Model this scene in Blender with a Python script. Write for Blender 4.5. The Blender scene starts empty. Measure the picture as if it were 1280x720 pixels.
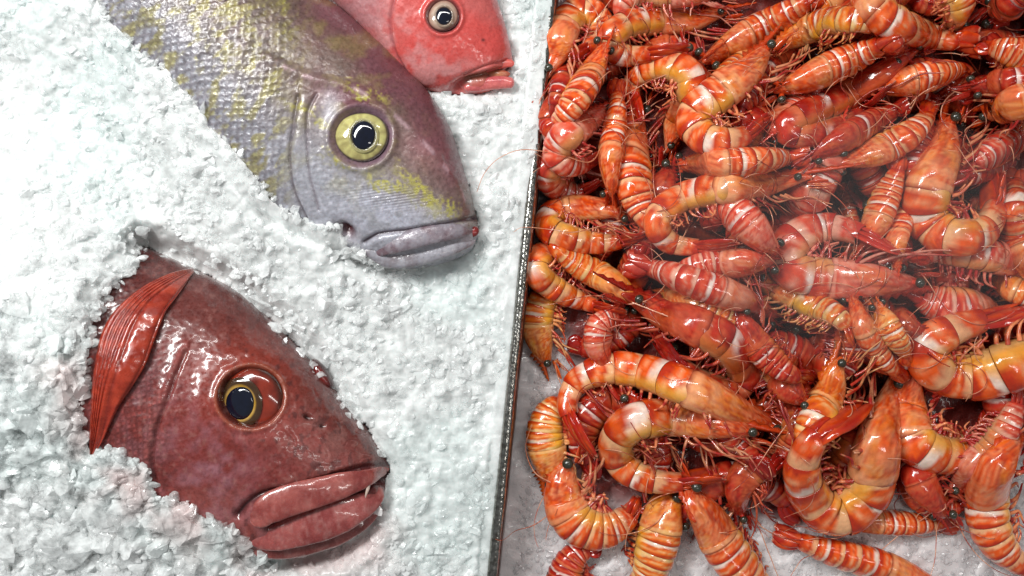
import bpy, bmesh, math, random
import numpy as np
from mathutils import Vector
from mathutils.bvhtree import BVHTree

C = bpy.context.scene.collection
SC = bpy.context.scene
S = 0.0006            # metres per unit (one unit = one photo pixel at ice level)
H = 1100.0            # camera height in units

# ------------------------------------------------------------------ camera, world, lights, exposure
cam = bpy.data.cameras.new('camera'); cam.sensor_width = 36; cam.lens = 36*H/1280
cam.clip_start = 0.01; cam.clip_end = 50
co = bpy.data.objects.new('camera', cam); C.objects.link(co); co.location = (0, 0, H*S); SC.camera = co

w = bpy.data.worlds.new('World'); SC.world = w; w.use_nodes = True
w.node_tree.nodes['Background'].inputs[0].default_value = (0.85, 0.88, 0.89, 1)
w.node_tree.nodes['Background'].inputs[1].default_value = 0.20

def lamp(name, loc, target, sx, sy, power, color):
    l = bpy.data.lights.new(name, 'AREA'); l.shape = 'RECTANGLE'; l.size = sx; l.size_y = sy
    l.energy = power; l.color = color
    o = bpy.data.objects.new(name, l); C.objects.link(o); o.location = loc
    o.rotation_euler = (Vector(target)-Vector(loc)).to_track_quat('-Z', 'Y').to_euler()
lamp('ceiling_strip_lamp', (-0.62, 0.52, 1.10), (-0.22, 0.08, 0), 0.75, 0.16, 17.5, (0.98, 1.0, 0.985))
lamp('ceiling_strip_lamp', (0.10, 0.95, 1.45), (0.1, 0.0, 0), 1.1, 0.05, 7.5, (1.0, 0.97, 0.94))
lamp('ceiling_strip_lamp', (0.75, -0.25, 1.5), (0.2, 0.0, 0), 0.05, 1.0, 3.0, (1.0, 0.96, 0.92))

SC.view_settings.view_transform = 'Standard'; SC.view_settings.look = 'None'
SC.view_settings.exposure = 0.0; SC.view_settings.gamma = 1.0
SC.render.engine = 'CYCLES'

# ------------------------------------------------------------------ helpers
rng = np.random.default_rng(7)
def unproj(px, py, z):
    k = 1 - z/H
    return (px-640)*k, (360-py)*k
def proj(X, Y, Z):
    k = 1 - Z/H
    return 640+X/k, 360-Y/k

def _hash(i, j, k):
    n = (i*374761393 + j*668265263 + k*2147483647 + 1013904223) & 0xffffffff
    n = ((n ^ (n >> 13)) * 1274126177) & 0xffffffff
    n = (n ^ (n >> 16)) & 0xffffffff
    n = (n*2246822519) & 0xffffffff
    return ((n ^ (n >> 15)) & 0xffffff)/float(0xffffff)
def vn(x, y, z=0.0):
    x = np.asarray(x, float); y = np.asarray(y, float); z = np.asarray(z, float)+np.zeros_like(x)
    i = np.floor(x).astype(np.int64); j = np.floor(y).astype(np.int64); k = np.floor(z).astype(np.int64)
    fx = x-i; fy = y-j; fz = z-k
    fx = fx*fx*(3-2*fx); fy = fy*fy*(3-2*fy); fz = fz*fz*(3-2*fz)
    r = 0
    for a in (0, 1):
        for b in (0, 1):
            for c in (0, 1):
                r = r + _hash(i+a, j+b, k+c)*(fx if a else 1-fx)*(fy if b else 1-fy)*(fz if c else 1-fz)
    return r
def fbm(x, y, z=0.0, o=4):
    r = 0; a = .5; t = 0
    for q in range(o):
        r = r + a*vn(x*2**q+17.3*q, y*2**q-9.1*q, np.asarray(z)*2**q+3.7*q); t += a; a *= .5
    return r/t
def cells(x, y, seed=0):
    """distance to nearest and second-nearest jittered point, and id of nearest"""
    i = np.floor(x).astype(np.int64); j = np.floor(y).astype(np.int64)
    d1 = np.full(x.shape, 9.); d2 = np.full(x.shape, 9.); cid = np.zeros(x.shape)
    for a in (-1, 0, 1):
        for b in (-1, 0, 1):
            cx = i+a+.15+.7*_hash(i+a, j+b, i*0+seed); cy = j+b+.15+.7*_hash(i+a, j+b, i*0+seed+5)
            d = np.hypot(x-cx, y-cy); h = _hash(i+a, j+b, i*0+seed+9)
            n = d < d1
            d2 = np.where(n, d1, np.minimum(d2, d)); cid = np.where(n, h, cid); d1 = np.where(n, d, d1)
    return d1, d2, cid
def sm(a, b, x):
    t = np.clip((x-a)/(b-a), 0, 1); return t*t*(3-2*t)
def mix(a, b, t):
    t = np.asarray(t)[..., None]; return np.asarray(a)*(1-t)+np.asarray(b)*t
def gauss(d, s): return np.exp(-(d/s)**2)
def spline(pts, n):
    """centripetal-ish Catmull-Rom through pts resampled to n points equally spaced by arc length"""
    P = np.asarray(pts, float); P = np.vstack([2*P[0]-P[1], P, 2*P[-1]-P[-2]])
    out = []
    for i in range(1, len(P)-2):
        t = np.linspace(0, 1, 24, endpoint=False)[:, None]
        a, b, c, d = P[i-1], P[i], P[i+1], P[i+2]
        out.append(.5*((2*b)+(-a+c)*t+(2*a-5*b+4*c-d)*t**2+(-a+3*b-3*c+d)*t**3))
    out.append(P[-2][None]); Q = np.vstack(out)
    s = np.r_[0, np.cumsum(np.linalg.norm(np.diff(Q, axis=0), axis=1))]
    u = np.linspace(0, s[-1], n)
    return np.stack([np.interp(u, s, Q[:, k]) for k in range(Q.shape[1])], 1)
def uspline(pts, n):
    """Catmull-Rom with uniform parameter (station-matched)"""
    P = np.asarray(pts, float); P = np.vstack([2*P[0]-P[1], P, 2*P[-1]-P[-2]])
    u = np.linspace(0, len(P)-3-1e-9, n); i = np.floor(u).astype(int); t = (u-i)[:, None]
    a, b, c, d = P[i], P[i+1], P[i+2], P[i+3]
    return .5*((2*b)+(-a+c)*t+(2*a-5*b+4*c-d)*t**2+(-a+3*b-3*c+d)*t**3)
def cdist(x, y, pts, n=40):
    """unsigned distance, parameter 0..1 and signed side to a smooth open curve"""
    Q = spline(pts, n); best = np.full(x.shape, 1e9); tt = np.zeros(x.shape); ss = np.zeros(x.shape)
    for i in range(n-1):
        ax, ay = Q[i]; bx, by = Q[i+1]; dx, dy = bx-ax, by-ay; L = dx*dx+dy*dy+1e-9
        t = np.clip(((x-ax)*dx+(y-ay)*dy)/L, 0, 1)
        ex = x-ax-t*dx; ey = y-ay-t*dy; d = np.hypot(ex, ey); m = d < best
        best = np.where(m, d, best); tt = np.where(m, (i+t)/(n-1), tt); ss = np.where(m, np.sign(dx*ey-dy*ex), ss)
    return best, tt, ss
def poly_sd(x, y, pts):
    """signed distance to polygon, negative inside"""
    P = np.asarray(pts, float); n = len(P); best = np.full(x.shape, 1e9); ins = np.zeros(x.shape, bool)
    for i in range(n):
        ax, ay = P[i]; bx, by = P[(i+1) % n]; dx, dy = bx-ax, by-ay; L = dx*dx+dy*dy+1e-9
        t = np.clip(((x-ax)*dx+(y-ay)*dy)/L, 0, 1)
        best = np.minimum(best, np.hypot(x-ax-t*dx, y-ay-t*dy))
        c = ((ay > y) != (by > y)); den = by-ay if by != ay else 1e-9
        ins ^= c & (x < (bx-ax)*(y-ay)/den+ax)
    return np.where(ins, -best, best)

ORG = {}
def link_mesh(name, V, F, mat, parent=None, col=None, smooth=True, origin=None):
    V = np.asarray(V, float)*S
    if parent is not None: V = V-ORG[parent.name]
    elif origin is not None: V = V-np.asarray(origin)*S
    me = bpy.data.meshes.new(name)
    F = np.asarray(F) if not isinstance(F, list) else F
    if isinstance(F, np.ndarray):
        nf, k = F.shape
        me.vertices.add(len(V)); me.vertices.foreach_set('co', V.astype(np.float32).ravel())
        me.loops.add(nf*k); me.loops.foreach_set('vertex_index', F.astype(np.int32).ravel())
        me.polygons.add(nf); me.polygons.foreach_set('loop_start', np.arange(0, nf*k, k, dtype=np.int32))
        me.polygons.foreach_set('loop_total', np.full(nf, k, dtype=np.int32)); me.update(calc_edges=True)
    else:
        me.from_pydata([tuple(v) for v in V], [], F)
    me.validate()
    me.polygons.foreach_set('use_smooth', np.full(len(me.polygons), smooth)); me.update()
    if col is not None:
        a = me.color_attributes.new('Col', 'FLOAT_COLOR', 'POINT')
        c = np.ones((len(V), 4), np.float32); c[:, :3] = np.clip(col, 0, 1); a.data.foreach_set('color', c.ravel())
    me.materials.append(mat)
    o = bpy.data.objects.new(name, me); C.objects.link(o)
    if parent is not None: o.parent = parent
    elif origin is not None: o.location = tuple(np.asarray(origin)*S)
    ORG[o.name] = ORG[parent.name] if parent is not None else (np.asarray(origin, float)*S if origin is not None else np.zeros(3))
    return o
def empty(name, loc, label, cat, group=None):
    o = bpy.data.objects.new(name, None); C.objects.link(o)
    o.location = tuple(np.asarray(loc, float)*S); ORG[o.name] = np.asarray(loc, float)*S
    o.empty_display_size = 0.01
    o['label'] = label; o['category'] = cat
    if group: o['group'] = group
    return o
def grid_faces(nu, nv, wrap=False):
    i = np.arange(nu-1)[:, None]; j = np.arange(nv if wrap else nv-1)[None]
    a = i*nv+j; b = i*nv+(j+1) % nv; c = (i+1)*nv+(j+1) % nv; d = (i+1)*nv+j
    return np.stack([a, b, c, d], -1).reshape(-1, 4)
def tube(P, R, nv=8, flat=1.0, up=None):
    """closed tube round 3-D polyline P with radii R; flat squashes along up"""
    P = np.asarray(P, float); n = len(P); R = np.broadcast_to(R, n)
    T = np.gradient(P, axis=0); T /= np.linalg.norm(T, axis=1)[:, None]+1e-9
    U = np.tile(np.array([0, 0, 1.]) if up is None else np.asarray(up, float), (n, 1)) if (up is None or np.ndim(up) == 1) else np.asarray(up)
    U = U-T*(U*T).sum(1)[:, None]; bad = np.linalg.norm(U, axis=1) < .05
    U[bad] = np.cross(T[bad], [1, .2, 0]); U /= np.linalg.norm(U, axis=1)[:, None]+1e-9
    W = np.cross(T, U); a = np.linspace(0, 2*math.pi, nv, endpoint=False)
    V = P[:, None]+R[:, None, None]*(W[:, None]*np.cos(a)[None, :, None]+flat*U[:, None]*np.sin(a)[None, :, None])
    return V.reshape(-1, 3), grid_faces(n, nv, True)
def joinm(parts):
    V = []; F = []; Cc = []; o = 0
    for p in parts:
        V.append(p[0]); F.append(np.asarray(p[1])+o); o += len(p[0])
        if len(p) > 2: Cc.append(p[2])
    return np.vstack(V), np.vstack(F), (np.vstack(Cc) if Cc else None)

# ------------------------------------------------------------------ materials
def newmat(name):
    m = bpy.data.materials.new(name); m.use_nodes = True; nt = m.node_tree
    return m, nt, nt.nodes['Principled BSDF']
def N(nt, t, **kw):
    n = nt.nodes.new(t)
    for k, v in kw.items(): setattr(n, k, v)
    return n
def noise(nt, scale, detail=4, rough=.6, vec=None):
    n = N(nt, 'ShaderNodeTexNoise'); n.inputs['Scale'].default_value = scale
    n.inputs['Detail'].default_value = detail; n.inputs['Roughness'].default_value = rough
    if vec: nt.links.new(vec, n.inputs['Vector'])
    return n
def ramp(nt, src, stops):
    r = N(nt, 'ShaderNodeValToRGB'); nt.links.new(src, r.inputs[0])
    e = r.color_ramp.elements
    for k, (p, c) in enumerate(stops):
        if k > 1: e.new(p)
        e[k].position = p; e[k].color = c if len(c) == 4 else (*c, 1)
    return r
def wet(name, rough=.22, coat=.6, sss=.2, bump=.4, bscale=60, metallic=0.0, sssr=(1, .35, .2), bdist=0.0006, bscale2=None, mott=.5):
    m, nt, b = newmat(name)
    at = N(nt, 'ShaderNodeAttribute'); at.attribute_name = 'Col'
    tc = N(nt, 'ShaderNodeTexCoord')
    n1 = noise(nt, bscale/ (100*S), 5, .65, tc.outputs['Object'])
    mx = N(nt, 'ShaderNodeMix', data_type='RGBA', blend_type='MULTIPLY'); mx.inputs[0].default_value = mott
    r = ramp(nt, n1.outputs[0], [(.3, (.55, .5, .5)), (.62, (1.15, 1.15, 1.15))])
    nt.links.new(at.outputs['Color'], mx.inputs[6]); nt.links.new(r.outputs[0], mx.inputs[7])
    nt.links.new(mx.outputs[2], b.inputs['Base Color'])
    rr = ramp(nt, n1.outputs[0], [(.35, (rough*.6,)*3), (.7, (rough*1.6,)*3)])
    nt.links.new(rr.outputs[0], b.inputs['Roughness'])
    b.inputs['Metallic'].default_value = metallic
    b.inputs['Coat Weight'].default_value = coat; b.inputs['Coat Roughness'].default_value = .06
    b.inputs['Subsurface Weight'].default_value = sss; b.inputs['Subsurface Radius'].default_value = sssr
    b.inputs['Subsurface Scale'].default_value = 12*S
    bp = N(nt, 'ShaderNodeBump'); bp.inputs['Strength'].default_value = bump; bp.inputs['Distance'].default_value = bdist
    n2 = noise(nt, (bscale2 or bscale*.6)/(100*S), 3, .55, tc.outputs['Object'])
    nt.links.new(n2.outputs[0], bp.inputs['Height'])
    nt.links.new(bp.outputs[0], b.inputs['Normal']); nt.links.new(bp.outputs[0], b.inputs['Coat Normal'])
    return m
M_shell = wet('shrimp_shell', .17, .45, .12, .6, 12, bdist=.0007, bscale2=6.5, mott=.35)
M_leg = wet('shrimp_leg', .28, .5, .15, .3, 20)
M_skin = wet('fish_skin', .30, .5, .10, .27, 26, bdist=.0004, bscale2=17, mott=.35)
M_silver = wet('silvery_fish_skin', .36, .3, .06, .6, 22, metallic=.08, bdist=.0005, bscale2=26, mott=.4)
M_lip = wet('fish_lip', .24, .8, .2, .5, 24, bdist=.0005, bscale2=8, mott=.35)
M_fin = wet('fish_fin', .26, .6, .2, .3, 12)
def plain(name, col, rough, coat=0, metallic=0, spec=.5):
    m, nt, b = newmat(name); b.inputs['Base Color'].default_value = (*col, 1); b.inputs['Roughness'].default_value = rough
    b.inputs['Coat Weight'].default_value = coat; b.inputs['Coat Roughness'].default_value = .03; b.inputs['Metallic'].default_value = metallic
    tc = N(nt, 'ShaderNodeTexCoord'); n = noise(nt, 12/(100*S), 4, .6, tc.outputs['Object'])
    mx = N(nt, 'ShaderNodeMix', data_type='RGBA', blend_type='MULTIPLY'); mx.inputs[0].default_value = .6
    mx.inputs[6].default_value = (*col, 1); r = ramp(nt, n.outputs[0], [(.3, (.5, .5, .5)), (.65, (1.2, 1.2, 1.2))])
    nt.links.new(r.outputs[0], mx.inputs[7]); nt.links.new(mx.outputs[2], b.inputs['Base Color'])
    return m
M_eye = plain('shrimp_eye', (.035, .034, .022), .25, .6)
M_pupil = plain('fish_pupil', (.003, .005, .016), .08, 1.0)
M_eyecol = wet('fish_eyeball', .12, 1.0, .05, .05, 10)

def ice_mat(name, base, trans, rough, sc=22, attr=False, bd=.0012, sw=.8, ior=1.31, al=None, lo=.9):
    m, nt, b = newmat(name)
    tc = N(nt, 'ShaderNodeTexCoord')
    n1 = noise(nt, 5/(100*S), 5, .6, tc.outputs['Object']); n2 = noise(nt, 28/(100*S), 4, .7, tc.outputs['Object'])
    r = ramp(nt, n1.outputs[0], [(.34, [c*lo for c in base]), (.60, base)])
    if attr:
        at = N(nt, 'ShaderNodeAttribute'); at.attribute_name = 'Col'; mx = N(nt, 'ShaderNodeMix', data_type='RGBA', blend_type='MULTIPLY'); mx.inputs[0].default_value = 1
        nt.links.new(at.outputs['Color'], mx.inputs[6]); nt.links.new(r.outputs[0], mx.inputs[7]); nt.links.new(mx.outputs[2], b.inputs['Base Color'])
    else: nt.links.new(r.outputs[0], b.inputs['Base Color'])
    b.inputs['Roughness'].default_value = rough; b.inputs['IOR'].default_value = ior
    b.inputs['Transmission Weight'].default_value = trans
    b.inputs['Subsurface Weight'].default_value = sw; b.inputs['Subsurface Radius'].default_value = (.9, 1, 1)
    b.inputs['Subsurface Scale'].default_value = sc*S
    b.inputs['Coat Weight'].default_value = .35; b.inputs['Coat Roughness'].default_value = .12
    bp = N(nt, 'ShaderNodeBump'); bp.inputs['Strength'].default_value = .55; bp.inputs['Distance'].default_value = bd
    nt.links.new(n2.outputs[0], bp.inputs['Height']); nt.links.new(bp.outputs[0], b.inputs['Normal'])
    if al:      # clear and cloudy grains
        n3 = noise(nt, 4.5/(100*S), 3, .6, tc.outputs['Object']); r3 = ramp(nt, n3.outputs[0], [(.36, (al[0],)*3), (.62, (al[1],)*3)])
        nt.links.new(r3.outputs[0], b.inputs['Alpha'])
    return m
M_ice = ice_mat('packed_ice', (.86, .885, .88), 0.0, .2, 14, True, bd=.0007, lo=.70)
M_chunk = ice_mat('ice_chip', (.95, .97, .97), 0, .10, 2, True, sw=.1, ior=1.45, bd=.00015, al=(.10, .78))
M_iceB = ice_mat('tray_ice', (1, 1, 1), 0.0, .25, 8, True)
M_chunkB = ice_mat('tray_ice_chip', (.80, .78, .79), 0, .10, 2, sw=.1, ior=1.45, bd=.0002, al=(.12, .7))

# stainless steel, wet and beaded
def steel():
    m, nt, b = newmat('wet_steel'); b.inputs['Metallic'].default_value = 1
    tc = N(nt, 'ShaderNodeTexCoord')
    n = noise(nt, 14/(100*S), 5, .7, tc.outputs['Object'])
    r = ramp(nt, n.outputs[0], [(.35, (.16, .15, .13)), (.65, (.50, .49, .46))])
    sx = N(nt, 'ShaderNodeSeparateXYZ'); nt.links.new(tc.outputs['Object'], sx.inputs[0]); n5 = noise(nt, 1.2/(100*S), 3, .6, tc.outputs['Object'])
    ad = N(nt, 'ShaderNodeMath', operation='MULTIPLY_ADD'); nt.links.new(n5.outputs[0], ad.inputs[0]); ad.inputs[1].default_value = .1; nt.links.new(sx.outputs[1], ad.inputs[2])
    st = ramp(nt, ad.outputs[0], [(.52, (0, 0, 0)), (.60, (1, 1, 1))])      # far half tinted brown, its dark reflection painted in
    mx = N(nt, 'ShaderNodeMix', data_type='RGBA'); nt.links.new(st.outputs[0], mx.inputs[0]); nt.links.new(r.outputs[0], mx.inputs[6]); mx.inputs[7].default_value = (.10, .06, .045, 1)
    nt.links.new(mx.outputs[2], b.inputs['Base Color'])
    v = N(nt, 'ShaderNodeTexVoronoi'); v.inputs['Scale'].default_value = 22/(100*S); nt.links.new(tc.outputs['Object'], v.inputs['Vector'])
    b.inputs['Roughness'].default_value = .22
    bp = N(nt, 'ShaderNodeBump'); bp.inputs['Strength'].default_value = .22; bp.inputs['Distance'].default_value = .0012; bp.invert = True
    nt.links.new(v.outputs['Distance'], bp.inputs['Height']); nt.links.new(bp.outputs[0], b.inputs['Normal'])
    return m
M_steel = steel()
def darkwall():
    m, nt, b = newmat('brown_steel_wall'); b.inputs['Metallic'].default_value = .8; b.inputs['Roughness'].default_value = .3  # dark brown steel, mottled by noise
    tc = N(nt, 'ShaderNodeTexCoord'); n = noise(nt, 3/(100*S), 5, .7, tc.outputs['Object'])
    r = ramp(nt, n.outputs[0], [(.3, (.05, .03, .025)), (.7, (.15, .10, .085))]); nt.links.new(r.outputs[0], b.inputs['Base Color'])
    return m
M_wall = darkwall()

# ------------------------------------------------------------------ tray (large structure)
RA = np.array([698., -90.]); RB = np.array([607., 800.])       # photo line of the rim
def rim_x(y): return RA[0]+(y-RA[1])/(RB[1]-RA[1])*(RB[0]-RA[0])
tray = empty('shrimp_tray', (640, -400, -90), 'wet stainless steel tray with a rolled edge holding the shrimps beside the fish ice', 'tray')
def sweep_profile(prof, n=160, wob=.6):
    V = []; k = len(prof)
    for i in range(n):
        y = -150+i*1050/(n-1); x = rim_x(y)
        for (dx, z) in prof:
            q = wob*(vn(np.array(y*.03), np.array(dx*.1), 3)-.5)*2
            X, Y = unproj(x, y, 8)
            V.append((X+dx+q, Y, z))
    return np.array(V), grid_faces(n, k)
a = np.linspace(math.pi, 0, 9)
prof = [(-7, -14)]+[(6.5*math.cos(t)-0, 3+6*math.sin(t)) for t in a]+[(6.2, -6), (5, -9)]
V, F = sweep_profile(prof); link_mesh('rim', V, F, M_steel, tray)
V, F = sweep_profile([(5, -8.5), (8, -11), (10, -60), (12, -92), (12.5, -96)], wob=.3); link_mesh('wall', V, F, M_wall, tray)
V, F = sweep_profile([(12, -96), (200, -96), (500, -96), (900, -96)], n=4, wob=0); link_mesh('base', V, F, M_wall, tray)

# ------------------------------------------------------------------ fish
def fish_body(T, B, W, zc, nu, D, Cf, mat, root, name='body', nf=260, nb=50, pw=.85, skew=0.0):
    """closed solid from back and belly lines (photo px at the level of the fish's mid plane) and half thickness W"""
    t = uspline(T, nu); b = uspline(B, nu); wv = uspline([(q, 0) for q in W], nu)[:, 0]
    th = np.r_[np.linspace(0, math.pi, nf), np.linspace(math.pi, 2*math.pi, nb+2)[1:-1]]
    # even spacing over the visible half in plan
    th[:nf] = .55*th[:nf]+.45*np.arccos(np.clip(1-2*np.linspace(0, 1, nf), -1, 1))
    tx, ty = unproj(t[:, 0], t[:, 1], zc); bx, by = unproj(b[:, 0], b[:, 1], zc)
    c = np.cos(th); s_ = np.sin(th); zz = np.sign(s_)*np.abs(s_)**pw
    u = (1+c)/2
    X = bx[:, None]+(tx-bx)[:, None]*u; Y = by[:, None]+(ty-by)[:, None]*u
    Z = zc+wv[:, None]*zz*(1+skew*c)
    P = np.stack([X, Y, Z], -1)
    du = np.gradient(P, axis=0); dv = np.gradient(P, axis=1)
    n = np.cross(du, dv); n /= np.linalg.norm(n, axis=2)[..., None]+1e-9
    if n[nu//2, nf//2, 2] < 0: n = -n
    px, py = proj(X, Y, Z)
    U = np.repeat(np.linspace(0, 1, nu)[:, None], P.shape[1], 1)
    front = np.clip(s_*6, 0, 1)[None]
    d = D(px, py, U, u[None]+U*0)*front
    P = P+n*d[..., None]
    col = Cf(px, py, U, u[None]+U*0)
    V = P.reshape(-1, 3); F = grid_faces(nu, P.shape[1], True)
    # caps
    V = np.vstack([V, P[0].mean(0), P[-1].mean(0)]); m = P.shape[1]; k = len(V)
    f2 = [(k-2, (j+1) % m, j, j) for j in range(m)]; f3 = [(k-1, (nu-1)*m+j, (nu-1)*m+(j+1) % m, (nu-1)*m+(j+1) % m) for j in range(m)]
    quads = F; col = np.vstack([col.reshape(-1, 3), col[0].mean(0), col[-1].mean(0)])
    o = link_mesh(name, V, [tuple(q) for q in quads]+[q[:3] for q in f2]+[q[:3] for q in f3], mat, root, col)
    bvh = BVHTree.FromPolygons([Vector(v) for v in V.tolist()], [tuple(q) for q in quads.tolist()])
    return o, bvh
def surf(bvh, px, py):
    """height of the surface seen at photo px"""
    X, Y = unproj(px, py, 0); d = Vector((X, Y, -H)).normalized()
    h = bvh.ray_cast(Vector((0, 0, H)), d)
    return h[0].z if h[0] is not None else None
def on_fish(bvh, pts, lift, dflt=0):
    out = []; last = dflt
    for p in pts:
        z = surf(bvh, p[0], p[1]); z = last if z is None else z; last = z
        z += lift; X, Y = unproj(p[0], p[1], z); out.append((X, Y, z))
    return np.array(out)
def swept_on(bvh, pts, wid, lift, n=60, flat=.7, dflt=0, nv=20, smooth_z=9):
    q = spline([(p[0], p[1]) for p in pts], n); P = on_fish(bvh, q, lift, dflt)
    z = np.convolve(np.pad(P[:, 2], smooth_z, mode='edge'), np.ones(2*smooth_z+1)/(2*smooth_z+1), 'valid'); P[:, 2] = z
    R = np.interp(np.linspace(0, 1, n), np.linspace(0, 1, len(wid)), wid)/2
    return P, R
def ell(px, py, cx, cy, rx, ry, a=0):
    a = math.radians(a); x = (px-cx); y = (py-cy)
    return np.hypot((x*math.cos(a)+y*math.sin(a))/rx, (-x*math.sin(a)+y*math.cos(a))/ry)
def dome(center, rx, ry, rz, ang, bvh=None, nr=24, na=40, colf=None, tilt=(0, 0), rim=.0):
    """closed lens shaped cap"""
    cx, cy, cz = center; V = []; cols = []
    for s_ in (1, -1):
        for i in range(nr):
            r = i/(nr-1)
            for j in range(na):
                t = 2*math.pi*j/na; x = rx*r*math.cos(t); y = ry*r*math.sin(t)
                z = s_*rz*math.sqrt(max(0, 1-r*r))*(1 if s_ > 0 else .5)
                A = math.radians(ang); X = x*math.cos(A)-y*math.sin(A); Y = x*math.sin(A)+y*math.cos(A)
                wb = 1+.035*math.sin(2*t+cx)+.02*math.sin(3*t+cy); X *= wb; Y *= wb; V.append((cx+X, cy+Y, cz+z+tilt[0]*X+tilt[1]*Y)); cols.append((r, t))
    F = np.vstack([grid_faces(nr, na, True), grid_faces(nr, na, True)[:, ::-1]+nr*na])
    col = None
    if colf: cc = np.array(cols); col = colf(cc[:, 0], cc[:, 1])
    return np.array(V), F, col
EYEH = {}

# ---- red snapper
TA = [(487, 584), (472, 556), (452, 528), (430, 503), (398, 462), (366, 429), (334, 398), (292, 362), (237, 334), (179, 308), (120, 285), (50, 262), (-30, 245)]
BA = [(485, 598), (480, 622), (458, 656), (430, 672), (398, 680), (350, 693), (300, 692), (245, 676), (190, 646), (140, 610), (90, 580), (30, 555), (-40, 535)]
WA = [7, 34, 50, 60, 70, 80, 87, 93, 98, 100, 100, 88, 36]
zA = 6
rootA = empty('red_fish', (300-640, 360-490, 0), 'deep red fish head with a closed mouth, gold ringed eye', 'fish')
pre = [(232, 440), (221, 466), (209, 500), (196, 535), (190, 575), (196, 615)]
jawA = [(489, 577), (470, 581), (442, 588), (399, 601), (363, 611), (330, 617), (309, 631), (297, 645)]
mouA = [(482, 599), (453, 616), (420, 624), (392, 631), (366, 645), (341, 660)]
cheekA = [(262, 432), (246, 470), (240, 510), (250, 560), (275, 600), (302, 625)]
def scale_rows(px, py, ang, cell, str_=1.0):
    """overlapping scales in staggered rows, free edges toward the tail: (distance from centre, distance to edge, id)"""
    a = math.radians(ang); wx = 14*(fbm(px*.012, py*.012, 4, 2)-.5); wy = 14*(fbm(px*.012, py*.012, 9, 2)-.5)
    x = (px*math.cos(a)+py*math.sin(a)+wx)/cell; y = (-px*math.sin(a)+py*math.cos(a)+wy)/(cell*.62)
    j0 = np.floor(y).astype(np.int64); R_ = .80
    bx = np.full(x.shape, -9.); d = np.full(x.shape, 1.); cid = np.zeros(x.shape)
    for dj in (-1, 0, 1, 2):
        j = j0+dj; off = .5*(j % 2); i0 = np.floor(x-off).astype(np.int64)
        for di in (-1, 0, 1, 2):
            ii = i0+di; h1 = _hash(ii, j, ii*0+3); cx = ii+off+.12*(h1-.5); cy = j+.12*(_hash(ii, j, ii*0+8)-.5)
            r = np.hypot(x-cx, (y-cy)*.62*1.05)/R_
            m = (r < 1) & (cx > bx)
            bx = np.where(m, cx, bx); d = np.where(m, r, d); cid = np.where(m, h1, cid)
    return d*.5, (1-d)*.9, cid
def DA(px, py, U, u):
    d = 1.6*(fbm(px*.03, py*.03, 1)-.5)*2+.6*(fbm(px*.14, py*.14, 2, 3)-.5)*2
    q, t, s_ = cdist(px, py, pre); d += -3.2*gauss(q, 2.6)*sm(1, .9, t)+2.0*gauss(q-9, 7)*(s_ > 0)
    q, t, s_ = cdist(px, py, jawA); d += -7*gauss(q, 5)*sm(0, .15, t)
    q, t, s_ = cdist(px, py, mouA); d += -12*gauss(q, 7)
    e = ell(px, py, 313, 497, 43, 40, 0)
    d += 3.5*gauss(e-1.0, .13)-13*sm(1.0, .72, e)
    e2 = ell(px, py, 313, 497, 60, 56); d += 4*gauss(e2-.95, .3)
    d += -5*gauss(ell(px, py, 384, 521, 6, 3.2, 25), 1)-3*gauss(ell(px, py, 403, 533, 4, 3, 30), 1)
    f1, f2, cid = scale_rows(px, py, 35, 9)
    reg = sm(190, 150, px+0*py)+.7*gauss(ell(px, py, 262, 570, 34, 62, -20), 1)+.5*sm(.35, .2, np.abs(ell(px, py, 200, 500, 60, 120)-.6))
    d += 1.1*np.clip(reg, 0, 1)*(f1-.2)
    w_ = np.abs(vn(px*.05+3, py*.13, 5)-.5); d += -.5*gauss(w_, .03)*sm(330, 370, px)
    return d
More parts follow.
